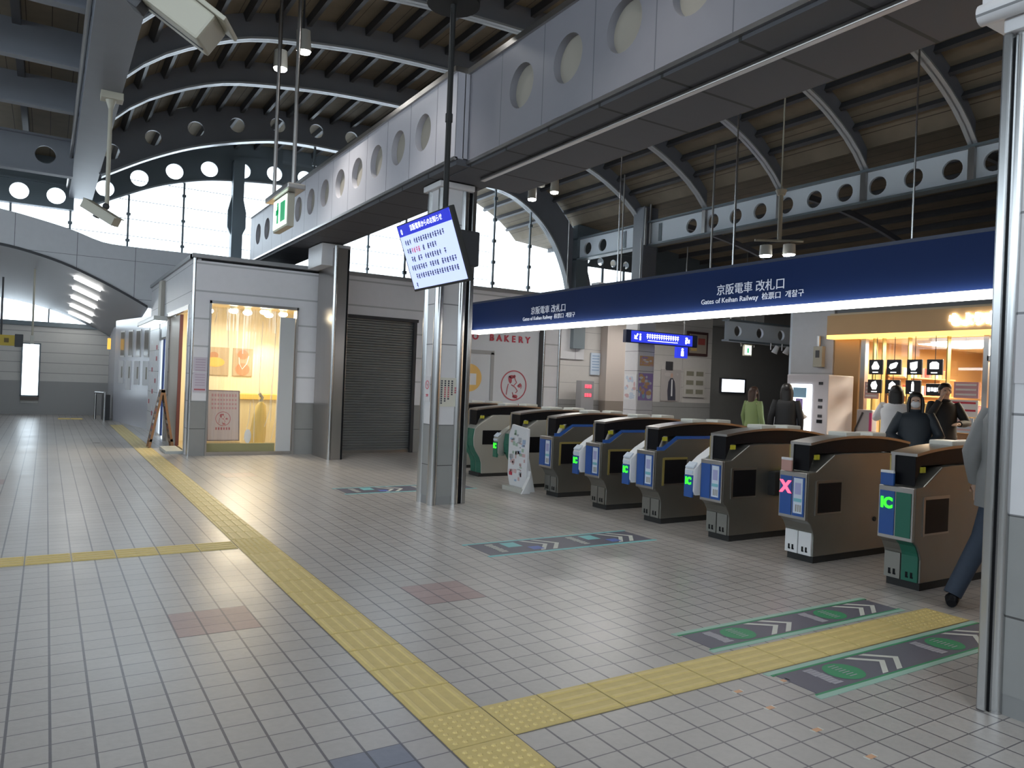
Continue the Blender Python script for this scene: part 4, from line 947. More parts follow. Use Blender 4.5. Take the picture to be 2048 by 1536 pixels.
# advertising board inside the window with a red printed emblem
pink = mat('board_paper', (.60,.52,.52), .6); redp = mat('red_soft', (.45,.12,.14), .6)
sb = thing('sandwich_board', 'pinkish advertising board with red round emblem standing inside the lit bakery window', 'sign stand', (1.35, 11.3, 0.03))
TB = Matrix.Translation((1.33, 11.28, .22)) @ Matrix.Rotation(math.radians(-8), 4, 'X')
MB().rbox(-.27, .29, 0, .025, 0, .92, .006).build('frame', mat('board_frame', (.25,.2,.2), .5), sb, tf=TB)
MB().box(-.255, .265, -.004, .002, .02, .90).build('sheet', pink, sb, tf=TB)
def emblem(mb, c, R, ux, uz, off, m=0):
    """ring with a simplified round figure in profile; drawn with flat strips"""
    c = Vector(c); ux = Vector(ux); uz = Vector(uz); n = ux.cross(uz)*off
    def P(a, b): return c + ux*a*R + uz*b*R + n
    N = 40
    for i in range(N):
        a, b = 2*PI*i/N, 2*PI*(i+1)/N
        mb.add([P(math.cos(a), math.sin(a)), P(math.cos(b), math.sin(b)), P(.92*math.cos(b), .92*math.sin(b)), P(.92*math.cos(a), .92*math.sin(a))], [(0,1,2,3)], m)
    def blob(cx, cy, rx, ry, k=18, rot=0): mb.add([P(cx+rx*math.cos(t)*math.cos(rot)-ry*math.sin(t)*math.sin(rot), cy+rx*math.cos(t)*math.sin(rot)+ry*math.sin(t)*math.cos(rot)) for t in [2*PI*i/k for i in range(k)]], [tuple(range(k))], m)
    def line(pts, w=.03):
        for (a, b), (c_, d) in zip(pts, pts[1:]):
            dx, dy = c_-a, d-b; L = math.hypot(dx, dy) or 1; nx, ny = -dy/L*w, dx/L*w
            mb.add([P(a+nx,b+ny), P(c_+nx,d+ny), P(c_-nx,d-ny), P(a-nx,b-ny)], [(0,1,2,3)], m)
    blob(-.30, .38, .13, .26, rot=.2); blob(-.18, .56, .22, .12); blob(.03, .60, .09, .10)
    line([(.05,.52),(.12,.35),(.22,.20),(.10,.08),(.0,-.02)]); line([(-.42,.1),(-.50,-.2),(-.55,-.62)]); line([(-.2,.05),(.1,-.1),(.3,-.35),(.15,-.5)])
    blob(.45, -.02, .13, .10, rot=.5); line([(.3,-.05),(.5,.15),(.62,.0),(.55,-.2)], .025); blob(.12, -.72, .2, .12); line([(-.1,-.45),(.0,-.7),(.3,-.85)])
t = MB(); emblem(t, (0, -.006, .40), .13, (1,0,0), (0,0,1), .0); t.build('emblem', redp, sb, tf=TB)
t = MB(); random.seed(9)
for r_ in range(4):
    for k in range(9):
        xx = -.20+.05*k; t.box(xx, xx+.030, -.0065, -.004, .80-.075*r_, .80-.075*r_+(.05 if r_ == 0 else .035))
t.build('print_rows', mat('print_faded', (.55,.30,.33), .6), sb, tf=TB)
t = MB()
for k in range(6): t.box(-.13+.045*k, -.105+.045*k, -.0065, -.004, .20, .245)
t.build('print_name', redp, sb, tf=TB)
MB().rbox(1.02, 1.62, 11.14, 11.3, .13, .21, .02).build('foot', mat('wood_pale', (.60,.44,.20), .5), sb)
# wavy clear plastic sheet hung in the window
pl = MB(); n = 60; random.seed(2)
W2 = [(1.0+1.18*i/n, 10.99+.012*math.sin(i*.9)+.010*math.sin(i*2.3+1)+random.random()*.006) for i in range(n+1)]
for i in range(n):
    a, b = W2[i], W2[i+1]; k = 6
    for j in range(k):
        z0, z1 = .2+2.4*j/k, .2+2.4*(j+1)/k; q = lambda p, z: (p[0]+.012*math.sin(z*2+p[0]*5), p[1]+.012*math.sin(z*3.1+p[0]*8), z)
        pl.add([q(a,z0), q(b,z0), q(b,z1), q(a,z1)], [(0,1,2,3)], smooth=True)
tag(pl.build('plastic_sheet', glass_mat('clear_plastic', gloss=.12, rough=.12)), 'creased clear plastic sheet hanging across the lit bakery window', 'plastic sheet')
t = MB()
for pts in ([(1.06,2.3),(1.10,2.5)],[(1.25,2.55),(1.29,2.2),(1.3,1.9)],[(1.62,.25),(1.70,.6),(1.72,.95)],[(1.80,.22),(1.79,.8),(1.76,1.0)],[(1.98,.5),(2.06,.8),(2.08,1.3)],[(2.10,.25),(2.17,.6),(2.18,1.0)],[(1.88,2.4),(1.86,1.4),(1.87,.9)],[(2.12,2.4),(2.10,1.6),(2.08,.6)]):
    t.tube([(x, 10.975, z) for x, z in pts], .004, 5)
t.ell((1.69, 10.97, .33), .06, .01, .13)
tag(t.build('plastic_fold_glints', mat('glint_white', (.85,.84,.80), .3)), 'white strips painted as glints along the creases, and crumpled tape, on the clear plastic sheet', 'plastic fold glints')  # white strips paint the gloss streaks along the creases of the sheet
# notices left of the window
for z0, z1, lab in ((1.46,1.70,'upper pale notice on the panel left of the bakery window'), (1.10,1.44,'lower pale notice with a red line left of the bakery window')):
    t = MB(); t.box(.73, .95, 10.885, 10.90, z0, z1, 0)
    for k in range(5): t.box(.76, .92, 10.882, 10.886, z1-.05-.045*k, z1-.035-.045*k, 1)
    if z0 < 1.3: t.box(.75, .93, 10.882, 10.886, z0+.03, z0+.055, 2)
    tag(t.build('wall_notice', [mat('lilac_paper', (.58,.53,.60), .6), mat('lilac_print', (.45,.36,.46), .6), mat('red_soft', (.45,.12,.14), .6)]), lab, 'notice')
# ------------------------------------------------ side of the bakery
dl = thing('side_door_leaf', 'beige metal door leaf in the side doorway of the bakery', 'door', (.74, 13.2, 0)); MB().rbox(.72, .76, 12.55, 13.9, 0, 2.52, .006).build('leaf', mat('door_beige', (.50,.42,.34), .4, .3), dl); MB().box(.71, .77, 12.50, 12.56, 0, 2.52).build('edge_profile', mat('maroon', (.14,.05,.05), .4), dl)
jb = MB(); jb.box(.66, .70, 11.22, 13.95, 2.53, 2.62); jb.box(.66, .70, 13.88, 13.95, 0, 2.6); jb.box(.66, .70, 11.2, 11.26, 0, 2.6); struct(jb.build('trim_6', chrome))
gd = thing('glass_door', 'bright glass door with blue vertical stripe in the side wall beyond the doorway', 'door', (.72, 14.7, 0))
MB().box(.73, .74, 14.2, 15.3, .05, 2.1).build('pane', mat('door_lit', (.65,.72,.80), .3, emit=.55), gd); MB().box(.70, .73, 14.6, 14.75, .05, 2.1).build('blue_stripe', mat('deep_blue', (.012,.04,.17), .4), gd)
MB().box(.69, .74, 14.15, 14.2, 0, 2.15).build('jamb', chrome, gd); MB().box(.69, .74, 15.27, 15.32, 0, 2.15).build('jamb', chrome, gd); MB().box(.69, .74, 14.15, 15.32, 2.1, 2.5).build('lintel', mat('dark_glass', (.03,.03,.035), .2), gd)
MB().box(.685, .695, 14.2, 14.9, 2.15, 2.38).build('label_plate', paper, gd)
random.seed(11)
for i in range(14):
    y = 15.35+random.random()*1.4; z = .4+i*.125
    tag(MB().box(.672, .68, y, y+.16, z, z+.10).build('wall_sticker', [redp, paper][i % 2]), 'small %s sticker on the bakery side wall beyond the glass door' % ('red', 'white')[i % 2], 'sticker', '%s stickers on the bakery side wall' % ('red', 'white')[i % 2])
cn_ = thing('light_canopy', 'thin pale light canopy along the top of the bakery side wall', 'canopy', (.5, 15.5, 2.45)); MB().rbox(.42, .68, 14.0, 17.3, 2.47, 2.56, .01).build('tray', mat('canopy', (.60,.60,.58), .3), cn_); MB().box(.45, .66, 14.1, 17.2, 2.455, 2.472).build('light_panel', mat('canopy_light', (.8,.95,1), .4, emit=2.0), cn_)
tag(MB().rbox(.60, .68, 14.55, 14.95, 2.5, 3.35, .01).build('wall_conduit', mat('conduit_beige', (.42,.39,.34), .5)), 'beige vertical box on the bakery side wall under the coping', 'conduit')
wood = mat('wood_brown', (.30,.16,.08), .5, noise=.15, nscale=12)
af = thing('a_frame_board', 'brown wooden a-frame menu board outside the bakery side door', 'sign stand', (.45, 12.5, 0))
for s_ in (1, -1):
    T = Matrix.Translation((.45+s_*.20, 12.5, 0)) @ Matrix.Rotation(math.radians(-s_*10), 4, 'Y') @ Matrix.Rotation(math.radians(-90*s_), 4, 'Z')
    p = MB(); p.box(-.17, -.14, -.02, .02, 0, 1.1); p.box(.14, .17, -.02, .02, 0, 1.1); p.box(-.17, .17, -.02, .02, 1.05, 1.1); p.box(-.17, .17, -.02, .02, .12, .17); p.build('frame_leaf', wood, af, tf=T)
    p = MB(); p.box(-.14, .14, -.012, .012, .17, 1.05, 0)
    for k in range(7): p.box(-.12, .12, -.016*1, .016, .24+.11*k, .30+.11*k, 1+k % 3)
    p.build('menu_sheet', [mat('menu_dark', (.10,.08,.08), .5), mat('menu_a', (.45,.30,.20), .6), mat('menu_b', (.40,.12,.10), .6), paper], af, tf=T)
tag(MB().prism([(11.25,0),(12.15,0),(12.15,.06),(11.25,.05)], 'X', .40, .67).build('door_mat', mat('mat_pale', (.42,.45,.45), .4)), 'pale low ramp on the floor beside the a-frame board', 'ramp')

# ================================================================== SHUTTER AND HOARDING
sh = thing('roller_shutter', 'closed grey roller shutter between the two pillars', 'shutter', (4.0, 10.98, 0))
t = MB(); n = 52; H = 2.58
for i in range(n):
    z0, z1 = .04+H*i/n, .04+H*(i+1)/n; h = z1-z0
    t.prism([(11.0, z0), (10.985, z0+h*.25), (10.982, z0+h*.75), (11.0, z1), (11.02, z1), (11.02, z0)], 'X', 3.15, 4.82)
t.build('slats', mat('shutter', (.27,.28,.285), .38, .55, noise=.10, nscale=2.2), sh)
MB().box(3.15, 4.82, 10.96, 11.02, 0, .05).build('bottom_rail', steel, sh)
jb = MB(); jb.box(4.82, 4.88, 10.9, 11.05, 0, 2.66); jb.box(3.1, 4.9, 10.88, 11.05, 2.60, 2.66); struct(jb.build('trim_7', dark))
hd = thing('bakery_hoarding', 'white hoarding wall with red bakery lettering and round red emblem', 'hoarding', (6.8, 10.9, 0))
hw = mat('hoarding_white', (.62,.64,.68), .45)
MB().box(5.6, 7.86, 10.92, 10.98, .02, 2.62).build('panel', hw, hd)
MB().box(7.84, 7.92, 10.86, 11.0, 0, 2.66).build('edge_profile', dark, hd)
t = MB(); t.box(5.8, 6.70, 10.905, 10.92, 2.06, 2.14); t.box(6.62, 6.70, 10.905, 10.92, 0, 2.1); t.build('door_frame', mat('frame_grey', (.36,.36,.37), .5), hd)
t = MB(); t.add([(6.12+.29*math.cos(a), 10.91, 1.55+.29*math.sin(a)) for a in [i*PI/20 for i in range(40)]], [tuple(range(40))], 0); t.box(6.0, 6.28, 10.905, 10.912, 1.40, 1.64, 1)
t.build('orange_disc', [mat('disc_orange', (.78,.50,.16), .5), paper], hd)
for k, chx in enumerate('O BAKERY'):
    if chx == ' ': continue
    t = MB(); text_mesh(t, chx, .19, (6.22+(0 if k == 0 else .22+(k-1)*.182), 10.905, 2.36-.0), (1,0,0), (0,0,1), .004, bold=.006); t.build('letter', red, hd)
t = MB(); emblem(t, (7.22, 10.914, 1.42), .33, (1,0,0), (0,0,1), .004); t.build('emblem', mat('emblem_red', (.52,.10,.13), .5), hd)
t = MB()
for k in range(7): t.box(6.98+.075*k, 7.02+.075*k, 10.912, 10.92, .955, 1.02)
for k in range(3): t.box(7.22+.08*k, 7.25+.08*k, 10.912, 10.92, .84, .92)
t.build('small_lettering', mat('emblem_red', (.52,.10,.13), .5), hd)
for x in (7.95, 8.37): struct(MB().cyl((x, 10.88, 0), (x, 10.88, 3.2), .03).build('trim_8', chrome))
# notices on the free-standing pillar
nosm = mat('sign_white', (.60,.58,.60), .5); nr = mat('sign_red', (.60,.08,.12), .5)
def no_smoking(label, c, R, ux, nrm, w, h, txt, ts=.03):
    """plate centred at c facing nrm"""
    c = Vector(c); ux = Vector(ux); uz = Vector((0,0,1)); n = Vector(nrm)
    def P(a, b, d): return c + ux*a + uz*b + n*d
    root = thing('no_smoking_sign', label, 'sign', c)
    def quad(mb, a0, a1, b0, b1, d, m=0): mb.add([P(a0,b0,0), P(a1,b0,0), P(a1,b1,0), P(a0,b1,0), P(a0,b0,d), P(a1,b0,d), P(a1,b1,d), P(a0,b1,d)], [(0,1,2,3),(4,5,6,7),(0,1,5,4),(1,2,6,5),(2,3,7,6),(3,0,4,7)], m)
    t = MB(); quad(t, -w/2, w/2, -h/2, h/2, .004); t.build('plate', nosm, root)
    t = MB(); N = 32; cy = h*.16
    for i in range(N):
        a, b = 2*PI*i/N, 2*PI*(i+1)/N
        t.add([P(R*math.cos(a), cy+R*math.sin(a), .006), P(R*math.cos(b), cy+R*math.sin(b), .006), P(R*.8*math.cos(b), cy+R*.8*math.sin(b), .006), P(R*.8*math.cos(a), cy+R*.8*math.sin(a), .006)], [(0,1,2,3)])
    s_ = R*.62; t.add([P(-s_-.1*R, cy+s_, .0065), P(-s_+.1*R, cy+s_+.0, .0065), P(s_+.1*R, cy-s_, .0065), P(s_-.1*R, cy-s_, .0065)], [(0,1,2,3)]); t.build('ban_ring', nr, root)
    t = MB(); quad(t, -R*.5, R*.5, cy-R*.08, cy+R*.10, .005); t.build('cigarette', mat('sign_grey', (.30,.30,.32), .5), root)
    t = MB(); text_mesh(t, '禁煙', ts*2.0, P(0, -h*.30, .005), ux, uz, .001); t.build('red_lettering', nr, root)
    if ts > .025: t = MB(); text_mesh(t, 'No Smoking', ts, P(0, -h*.43, .005), ux, uz, .001); t.build('small_lettering', mat('sign_grey', (.30,.30,.32), .5), root)
no_smoking('small no smoking sign on the left flank of the free-standing pillar', (2.445, 5.19, 1.36), .052, (0,-1,0), (-1,0,0), .15, .30, '', .018)
no_smoking('large no smoking sign on the big pillar cropped by the right edge', (2.458, -1.285, 1.72), .078, (0,-1,0), (-1,0,0), .26, .32, '', .03)
nt_ = thing('pillar_notice', 'cream notice with columns of red and black writing on the free-standing pillar', 'notice', (2.63, 5.0, 1.3))
MB().box(2.50, 2.74, 4.998, 5.01, 1.16, 1.50).build('sheet', mat('cream_paper', (.62,.60,.52), .6), nt_)
t = MB(); random.seed(4)
for k in range(5):
    z = 1.47-(.08 if k == 4 else 0)
    while z > 1.20+(.03*k if k < 4 else .12):
        t.box(2.525+.045*k, 2.545+.045*k, 4.994, 4.998, z-.018, z, 1 if (k in (1, 2) and 1.28 < z < 1.40) or k == 4 else 0); z -= .026
t.build('writing', [ink, redp], nt_)
MB().cyl((2.462,4.985,1.9),(2.462,4.985,2.05),.003).build('hook', steel, nt_)

# ================================================================== BACK WALL AND SIGNS
def plate(name, label, cat, x0, x1, z0, z1, y, m, group=None, d=.03): return tag(MB().box(x0, x1, y-d, y, z0, z1).build(name, m), label, cat, group)
pilm = mat('pilaster', (.50,.44,.40), .4)
pl_ = MB(); pl_.box(12.02, 13.02, 13.7, 14.0, 1.08, 4.2, 0); pl_.box(12.02, 13.02, 13.7, 14.0, 0, 1.08, 1); struct(pl_.build('wall_pilaster', [pilm, mat('pil_low', (.27,.23,.20), .4)]))
nbm = mat('notice_blue', (.50,.58,.68), .5)
t = MB(); t.box(11.66, 11.99, 13.95, 13.99, 1.80, 2.42, 0)
for k in range(6): t.box(11.70, 11.95, 13.945, 13.95, 2.32-.08*k, 2.35-.08*k, 1)
tag(t.build('wall_notice', [nbm, mat('notice_dk', (.25,.35,.50), .5)]), 'pale blue notice on the back wall right of the bakery hoarding', 'notice')
tk = thing('information_post', 'grey post with two red display lines in front of the back wall', 'information post', (11.3, 13.6, 0))
MB().rbox(11.02, 11.45, 13.5, 13.75, 0, 1.62, .01).build('cabinet', mat('post_grey', (.30,.30,.31), .4), tk)
ledr = mat('led_red', (1,.05,.08), .4, emit=1.6)
for z in (1.42, 1.18):
    t = MB()
    for k, (a, b) in enumerate(((11.14,11.17),(11.2,11.26),(11.29,11.35))): t.box(a, b, 13.485, 13.5, z, z+.09)
    t.build('red_display', ledr, tk)
# posters on the hall column (left flank and front)
random.seed(21)
def art(mb, f, w, h, n, k, seed):
    random.seed(seed)
    for i in range(n):
        a = random.random()*w*.8+.05*w; b = random.random()*h*.85+.05*h; r1 = w*(.05+random.random()*.15); r2 = h*(.03+random.random()*.08)
        mb.add([f(min(max(a+r1*math.cos(t),0.02*w),.98*w), min(max(b+r2*math.sin(t),.02*h),.98*h), .002+.0002*i) for t in [2*PI*j/10 for j in range(10)]], [tuple(range(10))], 1+random.randrange(k))
def poster(label, f, w, h, mats, n=26, seed=1):
    r = thing('poster', label, 'poster', f(w/2, 0, 0))
    t = MB(); t.add([f(0,0,-.01), f(w,0,-.01), f(w,h,-.01), f(0,h,-.01), f(0,0,0), f(w,0,0), f(w,h,0), f(0,h,0)], [(0,1,2,3),(4,5,6,7),(0,1,5,4),(1,2,6,5),(2,3,7,6),(3,0,4,7)], 0)
    art(t, f, w, h, n, len(mats)-1, seed); t.build('sheet', mats, r); return r
pk = mat('po_pink', (.60,.40,.42), .5); pv = mat('po_violet', (.36,.26,.55), .5); pc_ = mat('po_cyan', (.30,.50,.66), .5); por = mat('po_orange', (.66,.40,.20), .5)
poster('pale pink poster on the left flank of the hall column', lambda a, b, d: (10.715-d, 11.36-a, 1.18+b), .44, .62, [paper, pk, nbm], 18, 3)
poster('violet and orange poster on the front of the hall column', lambda a, b, d: (10.76+a, 10.895-d, 1.18+b), .46, .66, [pv, pk, pc_, por, paper], 34, 5)
poster('small orange poster above the violet one on the hall column', lambda a, b, d: (10.78+a, 10.895-d, 2.02+b), .44, .24, [por, pv, paper, pk], 14, 8)
po = poster('grey fashion poster with a standing figure in a dark coat on the back wall', lambda a, b, d: (14.36+a, 13.97-d, 1.12+b), .82, .96, [mat('po_grey', (.40,.37,.36), .5), mat('po_grey2', (.46,.43,.42), .5)], 5, 2)
t = MB(); f = lambda a, b: (14.36+a, 13.965, 1.12+b)
t.add([f(.30,.02), f(.62,.02), f(.60,.35), f(.56,.60), f(.48,.70), f(.38,.70), f(.30,.58), f(.27,.3)], [tuple(range(8))], 0); t.add([f(.43+.055*math.cos(a), .78+.07*math.sin(a)) for a in [i*PI/8 for i in range(16)]], [tuple(range(16))], 1); t.add([(p[0], p[1]-.001, p[2]) for p in (f(.42,.15), f(.48,.15), f(.47,.66), f(.42,.66))], [(0,1,2,3)], 2)
t.build('printed_figure', [ink, mat('skin_print', (.50,.33,.26), .5), paper], po)
cab = thing('panel_board', 'pale board of six small plates on the back wall', 'notice board', (15.75, 13.97, 1.26)); MB().rbox(15.30, 16.18, 13.94, 13.99, 1.26, 2.16, .006).build('board', mat('board_pale', (.50,.48,.45), .4), cab)
for i in range(2):
    for j in range(3): MB().box(15.38+.42*i, 15.68+.42*i, 13.93, 13.94, 1.36+.28*j, 1.50+.28*j).build('plate', mat('plate_olive', (.22,.21,.16), .5), cab)
pt = thing('framed_picture', 'dark framed picture high on the back wall behind the hanging sign', 'picture', (15.8, 13.96, 2.6)); MB().rbox(15.36, 16.25, 13.93, 13.99, 2.55, 3.3, .01).build('frame', mat('frame_dark', (.06,.03,.03), .4), pt); t = MB(); t.box(15.44, 16.17, 13.92, 13.93, 2.63, 3.22, 0); t.box(15.5, 15.75, 13.915, 13.92, 2.7, 2.95, 1); t.box(15.8, 16.1, 13.915, 13.92, 2.9, 3.1, 2); t.build('canvas', [mat('canvas_grey', (.28,.24,.2), .5), mat('canvas_y', (.5,.35,.12), .5), mat('canvas_r', (.3,.06,.05), .5)], pt)
plate('square_sign', 'small dark square sign on the back wall left of the framed picture', 'sign', 14.55, 14.82, 2.05, 2.32, 13.99, dark)
sc = thing('wall_screen', 'small bright wide screen on the dark wall at the back', 'screen', (17.65, 14.18, 1.4)); MB().rbox(17.1, 18.3, 14.12, 14.2, 1.42, 1.92, .01).build('casing', dark, sc); MB().box(17.15, 18.2, 14.11, 14.12, 1.47, 1.88).build('display', mat('scr_white', (.8,.88,1), .4, emit=1.6), sc)
hs = thing('hanging_sign', 'long lit blue hanging direction sign behind the banner', 'sign', (11.1, 10.55, 2.5))
sE = mat('sign_blue_lit', (.02,.03,.45), .4, emit=.55, ecol=(.03,.05,.75))
MB().rbox(10.0, 12.3, 10.52, 10.64, 2.53, 2.83, .01).build('housing', mat('hs_dark', (.02,.03,.08), .4), hs); MB().box(10.15, 12.12, 10.51, 10.52, 2.55, 2.81).build('blue_face', sE, hs)
t = MB(); random.seed(6)
for k in range(14):
    x = 10.62+.075*k; t.box(x, x+.055, 10.503, 10.51, 2.69, 2.705); t.box(x+.02, x+.032, 10.503, 10.51, 2.65, 2.765); t.box(x, x+.055, 10.503, 10.51, 2.735, 2.75)
t.box(10.66, 11.62, 10.503, 10.51, 2.60, 2.612); t.build('lettering', wtxt, hs)
for x0, s_ in ((10.24, 1), (12.02, -1)):
    t = MB(); t.add([(x0,10.505,2.62),(x0+.10*s_,10.505,2.62),(x0,10.505,2.72)], [(0,1,2)]); t.add([(x0+.02*s_,10.504,2.66),(x0+.05*s_,10.504,2.64),(x0+.12*s_,10.504,2.74),(x0+.09*s_,10.504,2.76)], [(0,1,2,3)]); t.build('arrow', wtxt, hs)
for x in (10.42, 11.9): t = MB(); t.rbox(x-.02, x+.02, 10.503, 10.512, 2.60, 2.70, .002); t.cyl((x,10.503,2.735),(x,10.512,2.735),.02); t.build('person_icon', wtxt, hs)
MB().box(11.62, 11.98, 10.52, 10.6, 2.25, 2.52).build('lower_box', sE, hs); t = MB(); t.rbox(11.76, 11.84, 10.51, 10.52, 2.30, 2.42, .003); t.cyl((11.80,10.51,2.46),(11.80,10.52,2.46),.03); t.build('toilet_icon', wtxt, hs)
for x in (10.4, 11.9): MB().cyl((x, 10.58, 2.83), (x, 10.58, 5.0), .015).build('hanger', steel, hs)
e2 = thing('exit_sign', 'small lit exit sign on two rods in front of the dark passage', 'sign', (15.85, 12, 2.5)); MB().box(15.70, 16.02, 12, 12.06, 2.54, 2.86).build('housing', cream, e2); MB().box(15.73, 15.99, 11.99, 12, 2.57, 2.83).build('lit_face', mat('exit_face', (.75,.9,.78), .4, emit=1.0), e2); MB().box(15.82, 15.88, 11.985, 11.99, 2.62, 2.76).build('running_figure', mat('exit_green', (.0,.35,.12), .4, emit=.3), e2)
for x in (15.6, 16.15): MB().cyl((x, 12.03, 2.8), (x, 12.03, 3.6), .02).build('rod', steel, e2)
MB().box(15.58, 16.17, 12.0, 12.06, 2.86, 2.9).build('bar', steel, e2)
flat_girder('straight_girder', 'short pale blue girder with round holes under the banner by the shop', 11.65, 15.4, 9.0, 2.64, 3.10, .72, .12, gird2, gird)
tag(MB().rbox(12.3, 12.75, 7.4, 7.8, 0, 3.3, .02).build('steel_column', gird2), 'pale blue steel column behind the vending machine and white wall', 'column')
dv = thing('wall_device', 'cream device box with dark slot on the white wall left of the shop', 'device', (11.3, 6.35, 2.0)); MB().rbox(11.25, 11.35, 6.22, 6.42, 2.02, 2.42, .01).build('box', cream, dv); MB().box(11.24, 11.25, 6.28, 6.36, 2.2, 2.34).build('slot', dark, dv); MB().cyl((11.28,6.32,2.42),(11.28,6.32,2.62),.04).build('lamp_head', steel, dv)
for k, x in enumerate((13.05, 13.45)):
    t = thing('ceiling_speaker', 'small white hanging speaker below the short pale blue girder', 'speaker', (x, 8.8, 2.4), 0, 'speakers under the short girder'); MB().cyl((x, 8.8, 2.42), (x+.05, 8.75, 2.58), .07, .05).build('horn', white, t); MB().cyl((x, 8.9, 2.5), (x, 8.9, 2.66), .015).build('bracket', steel, t)

# ================================================================== VENDING MACHINE
vm = thing('vending_machine', 'white vending machine with bright display, left of the shop', 'vending machine', (10.6, 5.75, 0))
MB().rbox(10.26, 10.98, 5.35, 6.22, .03, 1.84, .015).build('cabinet', mat('vm_white', (.60,.56,.58), .4), vm)
MB().box(10.245, 10.26, 5.68, 6.14, .42, 1.66).build('lit_display', mat('vm_lit', (.8,.9,1), .3, emit=2.2, ecol=(.85,.93,1)), vm)
t = MB(); t.box(10.235, 10.245, 5.78, 6.06, 1.42, 1.60, 0); t.box(10.235, 10.245, 5.85, 6.0, 1.2, 1.4, 1); t.build('display_picture', [pc_, pv], vm)
t = MB()
for z in (1.66, 1.36, 1.24, 1.08, .62): t.box(10.248, 10.262, 5.46, 5.54, z, z+.05)
t.build('control', dark, vm); MB().box(10.25, 10.262, 5.45, 5.56, .98, 1.04).build('coin_slot', black, vm)
for yy in (5.45, 6.1): MB().box(10.3, 10.9, yy-.03, yy+.03, 0, .04).build('foot', rubber, vm)
bk = thing('bicycle_rack_sign', 'grey rack with a pink strip between vending machine and shop', 'rack', (11.0, 5.2, 0)); MB().rbox(10.95, 11.1, 4.95, 5.25, .0, 1.25, .02).build('rack', mat('rack_grey', (.40,.38,.40), .4), bk); MB().box(10.94, 10.95, 4.95, 5.0, .7, 1.2).build('pink_strip', mat('pinkstrip', (.55,.05,.18), .5), bk)
MB().tube([(10.93,5.27,.1),(10.93,5.25,.9),(10.93,5.12,1.2)], .015, 8).build('curved_bar', dark, bk)

# ================================================================== CONVENIENCE SHOP
wf_ = mat('fascia_wood', (.50,.30,.13), .45, noise=.05, nscale=3)
fs = thing('shop_fascia', 'wood coloured shop fascia with glowing white lettering and amber lower edge', 'shop sign', (11.0, 2, 2.5))
MB().box(10.95, 11.35, -4, 5.92, 2.60, 2.96).build('fascia_board', wf_, fs); MB().box(10.95, 11.35, -4, 5.92, 2.53, 2.60).build('amber_edge', mat('amber_edge', (.9,.5,.12), .4, emit=1.1, ecol=(1,.55,.15)), fs)
for k, chx in enumerate('もより市'):
    t = MB(); text_mesh(t, chx, .215, (10.93, 3.58-.185*k, 2.69), (0,-1,0), (0,0,1), .012, bold=.010); t.build('letter', mat('shop_letter', (1,.98,.9), .4, emit=6), fs)
cl = MB(); cl.box(11.3, 16.5, -4, 5.9, 2.56, 2.66, 0); cl.box(11.0, 11.3, -4, 5.9, 2.96, 3.0, 0); cl.box(16.4, 16.5, -4, 5.9, 0, 2.6, 1); cl.box(11.35, 16.5, 5.85, 5.95, 0, 2.6, 1); cl.box(11.2, 16.5, -4, 5.9, 0, .02, 0); cl.box(11.3, 16.5, -4.1, -4, 0, 2.6, 1)
struct(cl.build('wall_shop', [mat('shop_ceiling', (.60,.48,.32), .6), mat('shop_wood', (.46,.28,.12), .6)]))
struct(MB().box(11.35, 17, -4, 6.0, 2.66, 3.9).build('wall_shop_upper', mat('upper_grey', (.16,.16,.17), .5)))
for k, (y0, y1) in enumerate(((4.55,4.95),(3.9,4.5),(3.3,3.85),(2.6,3.25),(1.7,2.5),(.6,1.5))):
    x0 = 11.9 if k else 12.3
    t = thing('ceiling_panel_light', 'bright white ceiling panel light inside the shop', 'ceiling light', (x0+.6, (y0+y1)/2, 2.5), 0, 'panel lights of the shop'); MB().box(x0-.03, x0+1.5, y0-.02, y1+.02, 2.50, 2.56).build('frame', white, t); MB().box(x0, x0+1.47, y0, y1, 2.49, 2.50).build('diffuser', mat('panel_emit', (1,.96,.85), .5, emit=9), t)
l = bpy.data.lights.new('shop_light', 'AREA'); l.energy = 230; l.shape = 'RECTANGLE'; l.size = 3; l.size_y = 4; l.color = (1,.84,.58); o = bpy.data.objects.new('shop_light', l); C.objects.link(o); o.location = (13.2, 3.3, 2.45)
# front: posts, glass
fp = MB()
for (y, w_, m_) in ((5.32,.09,0),(5.12,.03,1),(4.95,.02,1),(4.48,.02,1),(3.82,.02,1),(3.22,.08,0),(2.2,.05,0)): fp.box(11.18, 11.28, y-w_/2, y+w_/2, 0, 2.53, m_)
fp.box(11.18, 11.28, -4, 5.9, 0, .12, 0); fp.box(11.18, 11.28, 5.4, 5.9, 0, 2.53, 2); fp.box(11.18, 11.28, 3.2, -4, 2.12, 2.2, 0)
wsf = struct(fp.build('window_7', [steel, brass, mat('shop_wood', (.46,.28,.12), .6)])); MB().box(11.22, 11.23, -4, 5.4, .12, 2.53).build('window_pane', shopglass, wsf)
